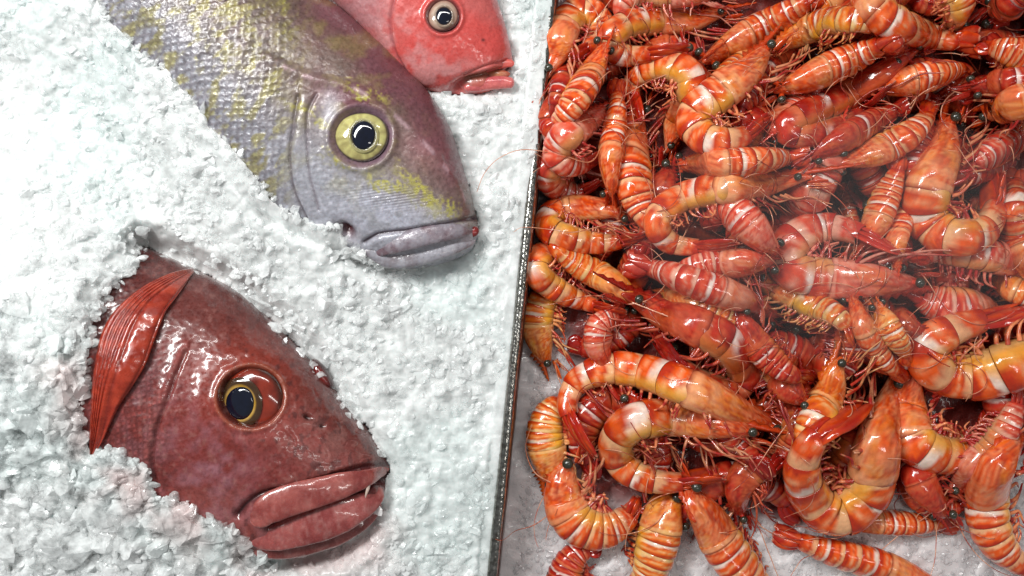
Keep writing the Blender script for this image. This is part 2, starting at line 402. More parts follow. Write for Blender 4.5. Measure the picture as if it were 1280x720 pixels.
def CA(px, py, U, u):
    n = fbm(px*.012, py*.012, 2, 4); n2 = fbm(px*.07, py*.07, 5, 4); n3 = fbm(px*.25, py*.25, 6, 2)
    c = mix((.185, .028, .024), (.27, .055, .047), sm(.3, .7, n))
    c = mix(c, (.095, .022, .018), sm(.60, .93, u)*.8)                         # darker back
    c = mix(c, (.32, .12, .125), .55*sm(.40, .08, u)*sm(.35, .7, n2+.1))        # paler belly side
    q, t, s_ = cdist(px, py, cheekA)
    c = mix(c, (.36, .17, .21), .7*gauss(ell(px, py, 258, 575, 52, 75, -25), 1)*sm(.2, .8, n2))
    c = mix(c, (.22, .10, .115), .6*gauss(ell(px, py, 170, 520, 50, 70), 1)*sm(.4, .6, n2))
    c = mix(c, (.33, .035, .014), .75*gauss(ell(px, py, 305, 480, 66, 55), 1)) # orange red round the eye
    c = mix(c, (.27, .115, .10), .7*gauss(ell(px, py, 415, 540, 42, 22, 38), 1)*sm(.40, .6, n2))  # snout patch
    c = mix(c, (.24, .10, .09), .6*gauss(ell(px, py, 345, 590, 90, 25, -10), 1)*sm(.42, .6, n))
    q, t, s_ = cdist(px, py, pre); c = mix(c, (.10, .012, .012), .8*gauss(q, 1.8)); c = mix(c, (.42, .12, .11), .5*gauss(q-6, 4)*(s_ > 0))
    c = mix(c, (.07, .02, .02), .6*sm(.62, .70, fbm(px*.13+5, py*.10, 11, 4))*sm(200, 330, px)*sm(.3, .5, n))
    f1, f2, cid = scale_rows(px, py, 35, 9)
    c = mix(c, c*(.6+.8*cid[..., None]), .6*sm(250, 190, px))
    c = mix(c, (.06, .01, .01), .5*sm(.18, .02, f2-f1)*sm(240, 180, px))
    q, t, s_ = cdist(px, py, jawA); c = mix(c, (.045, .008, .010), .9*gauss(q, 4))
    q, t, s_ = cdist(px, py, mouA); c = mix(c, (.05, .008, .010), .9*gauss(q, 8))
    c = mix(c, (.02, .006, .006), gauss(ell(px, py, 384, 521, 5.5, 3.2, 25), 1)); c = mix(c, (.03, .008, .008), gauss(ell(px, py, 403, 533, 3, 2.5), 1))
    e = ell(px, py, 313, 497, 43, 40); c = mix(c, (.10, .018, .010), sm(1.0, .85, e)); c = mix(c, (.35, .10, .05), .6*gauss(e-1.0, .05))
    sp = fbm(px*.16, py*.16, 9, 2); c = mix(c, (.33, .15, .13), .3*sm(.64, .75, sp)); c = mix(c, (.08, .015, .012), .3*sm(.34, .25, sp))
    return c*(.85+.3*n3)[..., None]
bodyA, bvA = fish_body(TA, BA, WA, zA, 430, DA, CA, M_skin, rootA)
def strand(u0, u1, v): return u0+(u1-u0)*v
def lipcol(base, dark, P, seed, pale=None):
    n = fbm(P[:, 0]*.05, P[:, 1]*.05, seed+P[:, 2]*.05); n2 = fbm(P[:, 0]*.2, P[:, 1]*.2, seed)
    c = mix(dark, base, sm(.3, .6, n)); 
    if pale: c = mix(c, pale, sm(.5, .7, n2)*.35)
    return c
def lip(name, bvh, pts, wid, lift, base, dark, root, seed, pale=None, flat=.75, mat=None, dflt=0, sz=9, fz=None):
    P, R = swept_on(bvh, pts, wid, lift, dflt=dflt, smooth_z=sz, n=90)
    if fz is not None: X, Y = unproj(*[spline([(p[0], p[1]) for p in pts], 90)[:, k] for k in (0, 1)], fz); P = np.stack([X, Y, X*0+fz], 1)
    q_ = np.linspace(0, 1, len(P)); R = R*np.sqrt(np.clip(1-(1-np.minimum(1, np.minimum(q_, 1-q_)/.07+.04))**2, .02, 1))
    V, F = tube(P, R, 26, flat)
    V = V+((fbm(V[:, 0]*.06, V[:, 1]*.06, seed+V[:, 2]*.06)-.5)*3.0)[:, None]*np.array([.3, .3, 1])
    # end caps
    n = len(P); k = 26; V = np.vstack([V, P[0], P[-1]])
    caps = [(len(V)-2, j, (j+1) % k, (j+1) % k) for j in range(k)]+[(len(V)-1, (n-1)*k+(j+1) % k, (n-1)*k+j, (n-1)*k+j) for j in range(k)]
    col = lipcol(base, dark, V, seed, pale)
    return link_mesh(name, V, [tuple(f) for f in F]+[c[:3] for c in caps], mat or M_lip, root, col)
lip('upper_lip', bvA, [(486, 586), (462, 597), (430, 606), (395, 616), (362, 625), (335, 637), (316, 655)], [9, 21, 31, 35, 38, 37, 24], 1, (.37, .095, .082), (.25, .045, .04), rootA, 3, (.44, .17, .15), .25, dflt=20)
lip('lower_lip', bvA, [(479, 610), (462, 627), (435, 641), (405, 652), (372, 662), (340, 673), (314, 678)], [14, 30, 41, 45, 42, 33, 14], 0, (.35, .085, .078), (.24, .042, .04), rootA, 6, (.46, .22, .20), .28, dflt=15)
lip('jaw', bvA, [(474, 622), (455, 643), (425, 658), (390, 669), (350, 680), (308, 682)], [18, 34, 44, 44, 36, 22], -11, (.30, .075, .068), (.19, .035, .03), rootA, 8, (.40, .20, .18), .36, dflt=10)
P = on_fish(bvA, [(461, 606)], 8); V, F = tube([P[0]+np.array(q) for q in ((0, 3, 4), (0, -3, 7), (-2, -10, 8), (-3, -14, 7))], [2.6, 2.2, 1.3, .3], 8)
link_mesh('tooth', V, F, M_lip, rootA, np.tile((.6, .45, .38), (len(V), 1)))
# eye: bulging clear dome, gold ringed iris and pupil
def fish_eye(root, bvh, c, r, lift, irisc, pupc, ir, pr, colf, rz, ringw, tilt=(0, 0), ang=0):
    z = surf(bvh, *c)+lift; X, Y = unproj(c[0], c[1], z)
    V, F, col = dome((X, Y, z), r[0], r[1], rz, ang, colf=colf, tilt=tilt)
    eye = link_mesh('eye', V, F, M_eyecol, root, col)
    def zon(x, y):   # height of the ball at photo px
        q = 1-((x-c[0])/r[0])**2-((y-c[1])/r[1])**2
        return z+rz*math.sqrt(max(q, .02))
    zi = zon(*irisc); X, Y = unproj(irisc[0], irisc[1], zi); gx = (irisc[0]-c[0])/r[0]**2*rz*1.0; gy = -(irisc[1]-c[1])/r[1]**2*rz
    tl = (-gx*.9, -gy*.9)
    # iris ring as an annulus
    nr, na = 9, 48; V = []; cc = []
    for i in range(nr):
        f = i/(nr-1); rr = pr/ir+(1-pr/ir)*f
        for j in range(na):
            t = 2*math.pi*j/na; x = ir*rr*math.cos(t)*.93; y = ir*rr*math.sin(t)*1.06
            V.append((X+x, Y+y, zi+1.2*math.sin(math.pi*f)+.2+tl[0]*x+tl[1]*y-.018*(x*x+y*y)*20/ir*.2)); cc.append((f, t))
    V = np.array(V); cc = np.array(cc); col = ringw(cc[:, 0], cc[:, 1])
    link_mesh('iris', V, grid_faces(nr, na, True), M_eyecol, eye, col)
    zi2 = zi+.4
    V, F, _ = dome((X, Y, zi2-.6), pr*1.0*.95, pr*1.1, pr*.22, 0, nr=14, na=36, tilt=tl)
    link_mesh('pupil', V, F, M_pupil, eye)
    return eye
def eyecolA(r, t):
    n = fbm(np.cos(t)*2*r+5, np.sin(t)*2*r, 3)
    c = mix((.13, .014, .008), (.26, .030, .014), sm(.3, .7, n)); c = mix(c, (.05, .012, .006), sm(.8, 1, r))
    return mix(c, (.07, .03, .01), sm(.6, 1, -np.cos(t))*.7)
def ringA(f, t):
    c = mix((.50, .30, .06), (.36, .16, .03), f)+.12*(fbm(np.cos(t)*4, np.sin(t)*4, 2)-.5)[..., None]
    return mix(c, (.03, .012, .008), sm(.16, .36, f)*.93)
fish_eye(rootA, bvA, (313, 497), (38, 37), 1, (300, 504), None, 28, 17.5, eyecolA, 13, ringA)
# far-side eye bulge
V, F, col = dome((*unproj(403, 468, 10), 10), 23, 8, 13, -55, colf=lambda r, t: mix((.16, .018, .016), (.05, .008, .008), sm(.4, .9, r)))
link_mesh('far_eye', V, F, M_eyecol, rootA, col)
# pectoral fin: rayed sheet curving over the gill cover
L1 = [(240, 335), (214, 341), (182, 356), (158, 374), (139, 394), (127, 417), (121, 441), (116, 472), (114, 503), (112, 540), (112, 568)]
L2 = [(242, 340), (232, 355), (220, 372), (207, 390), (195, 420), (182, 455), (166, 482), (151, 504), (138, 530), (128, 552), (117, 570)]
nu, nv = 150, 90
l1 = uspline(L1, nu); l2 = uspline(L2, nu); v = np.linspace(0, 1, nv); u = np.linspace(0, 1, nu)[:, None]
px = l1[:, :1]+(l2-l1)[:, :1]*v; py = l1[:, 1:]+(l2-l1)[:, 1:]*v
zs = np.zeros((nu, nv))
for i in range(nu):
    for j in range(0, nv, 6):
        zz_ = surf(bvA, px[i, j], py[i, j]); zs[i, j] = zz_ if zz_ is not None else zA
    zs[i] = np.interp(np.arange(nv), np.arange(0, nv, 6), zs[i, ::6])
vv = v+.03*np.sin(u*5)
ray = np.abs(np.sin(vv*math.pi*(8+2*np.sin(v*5))+.6*np.sin(u*4)))
edge = 1-gauss(np.minimum(v, 1-v), .03)
z = zs+5+7*np.sin(math.pi*v)**.7*np.sin(math.pi*np.clip(u, .05, .95))+1.7*ray*edge+1.0*np.sin(u*9+v*4)
X, Y = unproj(px, py, z); Vt = np.stack([X, Y, z], -1).reshape(-1, 3); Vb = np.stack([X, Y, z-2.2*edge-.4], -1).reshape(-1, 3)
F = np.vstack([grid_faces(nu, nv), grid_faces(nu, nv)[:, ::-1]+nu*nv])
n = fbm(px*.02, py*.1, 3); col = mix((.27, .022, .010), (.42, .045, .018), sm(.3, .7, n)); col = mix(col, (.16, .012, .008), .55*sm(.5, .05, ray)); col = mix(col, (.40, .13, .10), .4*sm(.25, 0, u+0*v))
link_mesh('pectoral_fin', np.vstack([Vt, Vb]), F, M_fin, rootA, np.vstack([col.reshape(-1, 3)]*2))

# ---- yellow grey fish
TB = [(598, 284), (591, 250), (578, 206), (563, 161), (538, 119), (500, 78), (456, 36), (407, -2), (350, -42), (290, -84), (230, -130)]
BB = [(597, 296), (586, 315), (548, 331), (497, 336), (440, 325), (372, 296), (300, 250), (236, 180), (172, 110), (100, 40), (30, -30)]
WB = [6, 34, 54, 66, 76, 84, 90, 92, 92, 84, 40]
zB = 4
rootB = empty('speckled_fish', (450-640, 360-170, 0), 'silvery grey and yellow speckled scaly fish with a bright yellow eye', 'fish')
gillB = [(372, 120), (366, 160), (362, 200), (368, 240), (384, 275)]
pre2 = [(395, 118), (385, 140), (384, 170), (386, 215), (398, 262)]
jawB = [(597, 272), (560, 280), (520, 287), (490, 291), (470, 295), (455, 304)]
browB = [(330, 70), (380, 95), (440, 110), (480, 135), (520, 170), (560, 215), (578, 250)]
def scB(px, py): return scale_rows(px, py, 42, 11.5)
def DB(px, py, U, u):
    d = 1.6*(fbm(px*.03, py*.03, 11)-.5)*2+.5*(fbm(px*.16, py*.16, 12, 3)-.5)*2
    f1, f2, cid = scB(px, py); q = sm(400, 345, px+.25*py)
    d += 1.9*q*(f1-.2)+.35*q*(cid-.5)
    d += 1.2*gauss(ell(px, py, 425, 215, 45, 60, 0), 1.1)*(.5-cells(px/8+.5*fbm(px*.05, py*.05, 2), py/7, 4)[0])*1.0
    q, t, s_ = cdist(px, py, gillB); d += -3*gauss(q, 2.2)+2.0*gauss(q-9, 7)*(s_ < 0)
    q, t, s_ = cdist(px, py, pre2); d += -2*gauss(q, 2)
    q, t, s_ = cdist(px, py, jawB); d += -5*gauss(q, 3.5)
    q, t, s_ = cdist(px, py, browB); d += 2.2*gauss(q, 7)
    e = ell(px, py, 451, 171, 41, 40); d += 3*gauss(e-1.02, .12)-8*sm(.98, .7, e)
    d += -1.1*gauss(np.sin((py-230+.15*(px-480))*.9), .4)*gauss(ell(px, py, 490, 246, 48, 12, 3), 1.1)
    d += -16*gauss(ell(px, py, 431, 291, 13, 9, 35), 1)
    return d
def CB(px, py, U, u):
    n = fbm(px*.012, py*.012, 22, 4); n2 = fbm(px*.06, py*.06, 25, 4); n3 = fbm(px*.3, py*.3, 26, 2)
    f1, f2, cid = scB(px, py)
    head = sm(350, 410, px+.1*py)
    silver = np.array((.42, .43, .49)); mauve = np.array((.19, .13, .115)); olive = np.array((.21, .17, .07)); yel = np.array((.33, .29, .06))
    c = mix(mauve, silver, sm(.62, .28, u)*.85)
    c = mix(c, (.13, .08, .055), sm(.66, .92, u)*.85)
    # scaly body
    sc = mix(c, olive, .8*sm(.35, .65, u)*sm(.35, .6, n2)); sc = mix(sc, yel, .75*sm(.47, .68, fbm(px*.085+.05*py+3, py*.07, 31, 3)+.22*(cid-.5)))
    sc = sc*(.7+.6*cid[..., None]); sc = mix(sc, (.09, .06, .07), .45*sm(.22, .03, f2-f1)); sc = mix(sc, (.62, .60, .62), .35*sm(.2, .0, f1)*(cid > .6))
    c = mix(sc, c, head)
    # head markings
    c = mix(c, (.17, .055, .075), .85*head*sm(.52, .68, u)*sm(.25, .5, n))
    c = mix(c, yel, .3*head*sm(.50, .75, fbm(px*.045+2, py*.06, 44, 4))*sm(.2, .35, u)*sm(560, 480, px))
    for (a, b, cx, cy, an) in ((42, 6, 520, 240, 48), (26, 5, 480, 232, 20), (40, 5, 400, 150, 28), (30, 5, 452, 118, 25), (20, 6, 560, 262, 25), (24, 6, 430, 198, 10)):
        c = mix(c, (.46, .42, .06), .9*gauss(ell(px+6*(n2-.5)*6, py+5*(n3-.5)*5, cx, cy, a, b, an), 1)*sm(.3, .5, fbm(px*.09, py*.09, 66, 3)))
    c = mix(c, (.52, .52, .62), .6*gauss(ell(px, py, 480, 270, 60, 26, 5), 1)*sm(.3, .5, n2))
    c = mix(c, (.62, .60, .66), .7*gauss(ell(px, py, 412, 140, 12, 24, 0), 1))
    c = mix(c, (.32, .12, .14), .6*gauss(ell(px, py, 530, 190, 34, 20, 50), 1))
    q, t, s_ = cdist(px, py, browB); c = mix(c, (.55, .36, .40), .6*gauss(q, 3)*sm(.45, .55, n2))
    q, t, s_ = cdist(px, py, gillB); c = mix(c, (.10, .07, .08), .75*gauss(q, 1.8))
    q, t, s_ = cdist(px, py, pre2); c = mix(c, (.14, .10, .12), .6*gauss(q, 1.6))
    q, t, s_ = cdist(px, py, jawB); c = mix(c, (.10, .06, .08), .8*gauss(q, 2.2))
    e = ell(px, py, 451, 171, 41, 40); c = mix(c, (.22, .13, .17), .9*sm(1.05, .9, e)); c = mix(c, (.05, .03, .04), sm(.83, .74, e))
    c = mix(c, (.10, .006, .010), gauss(ell(px, py, 431, 291, 13, 8, 35), 1.0))
    return c*(.75+.5*n3)[..., None]
bodyB, bvB = fish_body(TB, BB, WB, zB, 520, DB, CB, M_silver, rootB, nf=330)
lip('upper_lip', bvB, [(597, 286), (570, 289), (540, 293), (510, 300), (485, 309), (470, 318)], [10, 18, 23, 25, 22, 10], -1, (.30, .27, .31), (.17, .11, .13), rootB, 13, (.42, .40, .44), .45, M_silver, 20)
lip('lower_lip', bvB, [(594, 300), (572, 307), (545, 315), (515, 322), (485, 324), (455, 312)], [10, 18, 22, 22, 20, 10], 0, (.33, .32, .36), (.20, .17, .19), rootB, 15, (.50, .49, .52), .5, M_silver, 15)
V, F, col = dome((*unproj(590, 290, 26), 26), 9, 7, 5, 20, colf=lambda r, t: mix((.35, .03, .03), (.16, .02, .02), r)); link_mesh('tongue', V, F, M_lip, rootB, col)
def eyecolB(r, t):
    n = fbm(np.cos(t)*3*r+5, np.sin(t)*3*r, 13); c = mix((.56, .52, .20), (.36, .31, .12), sm(.35, .7, fbm(np.cos(t)*7, np.sin(t)*7, 3+r*1.5))); c = mix(c, (.66, .62, .44), sm(.45, .3, r))
    return mix(c, (.05, .035, .03), sm(.90, .98, r))
fish_eye(rootB, bvB, (452, 171), (30.5, 29.5), 2, (454, 169), None, 19, 14.5, eyecolB, 10, lambda f, t: mix((.05, .04, .03), (.55, .50, .22), f))

# ---- pink fish
TC = [(641, 76), (637, 52), (628, 20), (617, -10), (598, -44), (565, -80), (520, -115), (460, -150)]
BC = [(612, 114), (598, 117), (568, 117), (535, 112), (500, 92), (462, 50), (415, 2), (350, -50)]
WC = [10, 28, 40, 50, 58, 62, 58, 30]
zC = 2
rootC = empty('pink_fish', (560-640, 360-40, 0), 'bright pink fish with an open mouth at the top edge', 'fish')
def DC(px, py, U, u):
    d = 1.2*(fbm(px*.04, py*.04, 51)-.5)*2+.4*(fbm(px*.2, py*.2, 52, 3)-.5)*2
    e = ell(px, py, 554, 20, 24, 24); d += 2.5*gauss(e-1, .14)-6*sm(.98, .7, e)
    q, t, s_ = cdist(px, py, [(500, -20), (488, 20), (492, 60), (510, 95)]); d += -2.2*gauss(q, 2)
    q, t, s_ = cdist(px, py, [(640, 93), (612, 96), (585, 103), (570, 112)]); d += -12*gauss(q, 7)
    q, t, s_ = cdist(px, py, [(636, 76), (610, 82), (580, 94)]); d += -2.5*gauss(q, 2.2)
    return d
def CC(px, py, U, u):
    n = fbm(px*.02, py*.02, 62, 4); n2 = fbm(px*.08, py*.08, 65, 4)
    c = mix((.66, .085, .075), (.60, .13, .12), sm(.3, .7, n)); c = mix(c, (.68, .36, .36), .6*sm(.42, .12, u)*sm(.3, .6, n2))
    c = mix(c, (.42, .20, .22), .6*sm(500, 460, px)); c = mix(c, (.45, .05, .06), sm(.8, 1, u)*.6)
    e = ell(px, py, 554, 20, 24, 24); c = mix(c, (.22, .06, .06), .9*sm(1, .85, e))
    q, t, s_ = cdist(px, py, [(500, -20), (488, 20), (492, 60), (510, 95)]); c = mix(c, (.30, .05, .06), .6*gauss(q, 2))
    q, t, s_ = cdist(px, py, [(640, 93), (612, 96), (585, 103)]); c = mix(c, (.30, .10, .06), gauss(q, 8))
    c = mix(c, (.12, .02, .02), gauss(ell(px, py, 604, 50, 2.5, 2), 1))
    return c
bodyC, bvC = fish_body(TC, BC, WC, zC, 280, DC, CC, M_skin, rootC, nf=200)
lip('upper_lip', bvC, [(643, 79), (630, 79), (612, 83), (595, 90), (584, 97)], [9, 12, 13, 12, 6], -1, (.66, .12, .10), (.58, .09, .08), rootC, 23, None, .6, None, 12, 40, 13)
lip('lower_lip', bvC, [(643, 104), (630, 103), (612, 104), (596, 107), (580, 110)], [13, 16, 17, 16, 10], 2, (.68, .17, .16), (.55, .10, .11), rootC, 25, None, .8, None, 10, 40, 11)
V, F, col = dome((*unproj(622, 93, 10), 10), 15, 6, 4, 0, colf=lambda r, t: mix((.55, .22, .10), (.35, .08, .05), r)); link_mesh('tongue', V, F, M_lip, rootC, col)
def eyecolC(r, t): return mix(mix((.55, .42, .33), (.40, .24, .18), sm(.6, .9, r)), (.06, .02, .02), sm(.88, .97, r))
fish_eye(rootC, bvC, (554, 20), (18.5, 18.5), 2, (555, 20), None, 12.5, 9.5, eyecolC, 7, lambda f, t: mix((.08, .04, .03), (.5, .38, .28), f))

# ------------------------------------------------------------------ ice
VA = [(179, 306), (237, 333), (292, 361), (334, 397), (366, 428), (398, 461), (432, 509), (470, 550), (488, 583), (480, 620), (458, 656), (425, 684), (340, 695), (310, 683), (290, 664), (262, 650), (237, 634), (222, 624), (197, 614), (180, 590), (151, 570), (127, 560), (112, 570), (104, 540), (100, 500), (108, 450), (112, 420), (122, 385), (150, 352), (175, 335)]
VB = [(599, 280), (578, 204), (563, 159), (539, 117), (500, 76), (456, 34), (407, -4), (300, -90), (100, -90), (118, -10), (130, 6), (144, 30), (169, 58), (186, 74), (212, 88), (222, 106), (240, 120), (261, 156), (285, 178), (300, 196), (314, 212), (333, 238), (348, 256), (366, 264), (382, 275), (405, 280), (424, 286), (436, 306), (460, 318), (499, 333), (545, 331), (586, 316), (600, 300)]
VC = [(645, 74), (618, -10), (600, -60), (380, -90), (405, -6), (414, 2), (456, 33), (500, 90), (535, 113), (580, 117), (640, 117), (649, 105), (640, 90)]
def fish_height(px, py):
    out = np.full(px.shape, -99.); f = px.ravel(); g = py.ravel(); r = out.ravel()
    boxes = ((bvA, -60, 500, 230, 705), (bvB, 0, 610, -120, 345), (bvC, 340, 655, -120, 125))
    for bv, x0, x1, y0, y1 in boxes:
        for k in np.nonzero((f > x0) & (f < x1) & (g > y0) & (g < y1))[0]:
            z = surf(bv, f[k], g[k])
            if z is not None and z > r[k]: r[k] = z
    return r.reshape(px.shape)
def ice_base(px, py):
    coarse = sm(300, 560, py)*sm(420, 120, px)                       # big lumps in the lower left
    h = 6+(fbm(px*.008, py*.008, 71, 3)-.5)*26
    a1, a2, ci = cells(px/26+.6*fbm(px*.03, py*.03, 7, 2), py/24, 5); b1, b2, cj = cells(px/11, py/10.5, 6)
    h += (4+16*coarse)*(ci-.5)*sm(0, .25, a2-a1)+(3.5+3*coarse)*(cj-.5)*sm(0, .25, b2-b1)+3.0*(fbm(px*.12, py*.12, 8, 3)-.5)
    return h
gx = np.arange(-260, 722, 2.0); gy = np.arange(-220, 940, 2.0)
PX, PY = np.meshgrid(gx, gy)
FH = fish_height(PX, PY)
sdA = poly_sd(PX, PY, VA); sdB = poly_sd(PX, PY, VB); sdC = poly_sd(PX, PY, VC)
SD = np.minimum(np.minimum(sdA, sdB), sdC)
jag = 9*(fbm(PX*.06, PY*.06, 77, 3)-.5)+6*(cells(PX/12, PY/12, 8)[2]-.5)
base = ice_base(PX, PY)
# where the ice lies over a fish it rises above it; elsewhere the bed dips slightly towards the bodies
cover = np.where(FH > -90, FH+7+10*sm(4, 40, SD)+.5*(base-6), -99.)
sdj = SD+jag*sm(-20, 0, PX*0+1)
outer = np.maximum(base-4*gauss(SD, 10), cover)
# smooth cover outwards so there is no cliff where the hidden fish ends
def blur(a, r):
    k = np.ones(2*r+1)/(2*r+1)
    a = np.apply_along_axis(lambda q: np.convolve(np.pad(q, r, mode='edge'), k, 'valid'), 0, a)
    return np.apply_along_axis(lambda q: np.convolve(np.pad(q, r, mode='edge'), k, 'valid'), 1, a)
hid = np.where((SD > 0) & (cover > base), cover-base, 0.)
M = hid.copy()
for _ in range(110):     # the heap slopes away gently from where it buries a fish
    N_ = M.copy(); N_[1:] = np.maximum(N_[1:], M[:-1]*.986); N_[:-1] = np.maximum(N_[:-1], M[1:]*.986)
    N_[:, 1:] = np.maximum(N_[:, 1:], M[:, :-1]*.986); N_[:, :-1] = np.maximum(N_[:, :-1], M[:, 1:]*.986); M = N_
far = sm(3, 34, SD); Mb = blur(blur(M, 8), 8)
outer = np.where(SD > 0, base-4*gauss(SD, 10)+np.maximum(hid, Mb*far*sm(560, 430, PX+.0*PY)), base)
inner = np.minimum(base, FH-14)
inner = np.where(FH > -90, inner, base-6)
h = np.where(sdj > 0, outer, inner)
rimd = rim_x(PY)-PX
top_ = sm(330, 180, PY)
h = np.where(rimd < 20, np.clip(h, 1+8*top_, 3+8*top_+2.5*(fbm(PX*.08, PY*.08, 4)-.5)), h)
keep = rimd > 4.5-6*top_+3*(fbm(PX*.09, PY*.09, 41)-.5)
Xg, Yg = unproj(PX, PY, h)
V = np.stack([Xg, Yg, h], -1).reshape(-1, 3)
ny, nx = PX.shape; F = grid_faces(ny, nx)
kf = keep.ravel()[F].all(1); F = F[kf][:, ::-1]
def compact(V, F):
    u, inv = np.unique(F, return_inverse=True); return V[u], inv.reshape(F.shape)
V, F = compact(V, F)
def stain(V):      # pink juice in the ice below the red fish and beside its gills, cool clear ice elsewhere
    x, y = proj(V[:, 0], V[:, 1], V[:, 2]); q, t, s_ = cdist(x, y, [(95, 470), (130, 575), (200, 625), (290, 668), (350, 700), (450, 670)])
    n = fbm(x*.03, y*.03, 61, 3); return mix((1., 1., 1.), (.97, .74, .73), gauss(q, 42)*sm(.3, .65, n)*.8)*mix((.93, .97, .965), (1, 1, 1), sm(.35, .6, fbm(x*.009, y*.009, 62, 3)))
ice = link_mesh('ice_bed', V, F, M_ice, col=stain(V)); ice['kind'] = 'structure'; ice['label'] = 'white packed crushed ice under the fish'

# ice chips: random bevelled convex lumps
def chip_variants(n, sub):
    out = []
    bm = bmesh.new(); bmesh.ops.create_icosphere(bm, subdivisions=sub, radius=1); bm.verts.index_update()
    D = np.array([v.co[:] for v in bm.verts]); F = np.array([[v.index for v in f.verts] for f in bm.faces]); bm.free()
    for k in range(n):      # soft minimum over random cutting planes: melted, rounded facets
        m = int(rng.integers(7, 12)); nn = rng.normal(size=(m, 3)); nn /= np.linalg.norm(nn, axis=1)[:, None]; dd = rng.uniform(.42, .82, m)
        c = D@nn.T; q = np.where(c > .05, c/dd, .0); sp = 60.0
        r = 1/((q**sp).sum(1)+.62**sp)**(1/sp); V = D*r[:, None]*np.array([1, rng.uniform(.7, 1), rng.uniform(.55, .85)])
        V = V/np.abs(V).max()
        out.append((V, F))
    return out
CH = chip_variants(30, 2); CL = chip_variants(30, 3)
def rotm():
    q = rng.normal(size=4); q /= np.linalg.norm(q); a, b, c, d = q
    return np.array([[a*a+b*b-c*c-d*d, 2*(b*c-a*d), 2*(b*d+a*c)], [2*(b*c+a*d), a*a-b*b+c*c-d*d, 2*(c*d-a*b)], [2*(b*d-a*c), 2*(c*d+a*b), a*a-b*b-c*c+d*d]])
def scatter(pts):
    Vs = []; Fs = []; o = 0
    for (x, y, z, r) in pts:
        v, f = (CH if r < 6 else CL)[int(rng.integers(30))]; X, Y = unproj(x, y, z)
        w_ = (v@rotm().T)*np.array([1, 1, .75])*r+np.array([X, Y, z]); Vs.append(w_); Fs.append(f+o); o += len(v)
    return np.vstack(Vs), np.vstack(Fs)
def hat(x, y, A=None):
    A = h if A is None else A
    i = int(np.clip((y-gy[0])/2, 0, len(gy)-1)); j = int(np.clip((x-gx[0])/2, 0, len(gx)-1)); return A[i, j]
pts = []
for k in range(25000):
    x = rng.uniform(-240, 690); y = rng.uniform(-200, 920)
    if rim_x(y)-x < 15-9*(y < 250): continue
    sd = hat(x, y, SD); cs = float(sm(300, 560, np.array(y))*sm(440, 140, np.array(x)))
    smooth = float(gauss(ell(np.array(x), np.array(y), 90, 120, 190, 190), 1.))
    if rng.random() < .30*smooth+.05*cs: continue
    if rng.random() < .8*(1-.7*cs)*float(sm(.50, .60, fbm(np.array(x*.016), np.array(y*.016), 88, 3))): continue      # melted, smoother patches
    r = (3.5+8*rng.random()**1.8)*(1+.9*cs*rng.random()) * (1-.2*smooth)
    if rng.random() < .05+.08*cs: r *= 1.8
    if sd < r*.55+1.0: continue
    pts.append((x, y, hat(x, y)+r*(rng.uniform(-.45, .1)*(1-cs)+rng.uniform(-.2, .35)*cs)*(1+.1*smooth), r))
# chips strewn over the shoulder of the red fish
for k in range(150):
    x = rng.uniform(85, 182); y = rng.uniform(285, 560)
    if hat(x, y, sdA) < 1 : continue
    r = rng.uniform(5, 11); pts.append((x, y, hat(x, y)+r*.5, r))
for (x, y, r) in ((128, 318, 11), (140, 300, 9), (112, 340, 12), (96, 360, 10), (168, 300, 8), (118, 368, 9), (290, 662, 11), (268, 652, 10), (242, 642, 12), (214, 628, 10), (192, 606, 10), (168, 588, 11), (146, 574, 9), (300, 680, 12), (258, 668, 12), (222, 650, 12), (455, 318, 7), (474, 326, 6), (442, 310, 7), (526, 638, 11), (500, 600, 7)):
    z = surf(bvA, x, y) if y > 280 and x < 400 else None; z = max(hat(x, y), z or -99); pts.append((x, y, z+r*.35, r))
n_e = 0
while n_e < 420:      # ragged edge where the ice lies on a fish
    x = rng.uniform(60, 480); y = rng.uniform(-60, 700); sd = hat(x, y, SD)
    if not -5 < sd < 9 or hat(x, y, FH) < 12 or (x > 370 and y < 200): continue
    n_e += 1; r = rng.uniform(2.5, 6.5)*(1.4 if y > 380 else 1)*(1 if rng.random() < .8 else 1.5)
    if sd < -r*.6: continue
    pts.append((x, y, max(hat(x, y, FH), hat(x, y) if sd > 2 else -99)+r*.35, r))
V, F = scatter(pts)
o = link_mesh('ice_chips', V, F, M_chunk, col=stain(V), smooth=False); o['kind'] = 'stuff'; o['label'] = 'clear and white chips of crushed ice heaped round the fish'; o['category'] = 'ice'

# ice in the shrimp tray
gx2 = np.arange(610, 1500, 4.0); gy2 = np.arange(-150, 880, 4.0); PX2, PY2 = np.meshgrid(gx2, gy2)
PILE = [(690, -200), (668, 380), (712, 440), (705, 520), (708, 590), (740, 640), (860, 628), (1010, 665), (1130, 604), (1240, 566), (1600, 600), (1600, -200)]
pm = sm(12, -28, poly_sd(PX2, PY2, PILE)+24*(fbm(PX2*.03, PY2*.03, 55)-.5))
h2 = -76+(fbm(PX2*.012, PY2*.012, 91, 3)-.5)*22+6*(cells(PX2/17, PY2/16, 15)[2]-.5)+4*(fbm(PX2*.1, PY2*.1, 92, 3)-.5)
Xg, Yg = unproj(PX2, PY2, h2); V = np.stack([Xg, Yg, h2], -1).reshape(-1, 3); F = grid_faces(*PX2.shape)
ic = mix((.78, .745, .75), (.20, .028, .022), pm).reshape(-1, 3); wl = (PX2 > rim_x(PY2)+3).ravel()[F].all(1); V, F = compact(np.hstack([V, ic]), F[wl][:, ::-1]); ic = V[:, 3:]; V = V[:, :3]   # dark red under the heap paints in the shade of its gaps
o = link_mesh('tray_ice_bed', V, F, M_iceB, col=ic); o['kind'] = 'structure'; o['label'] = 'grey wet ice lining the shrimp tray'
pts = []
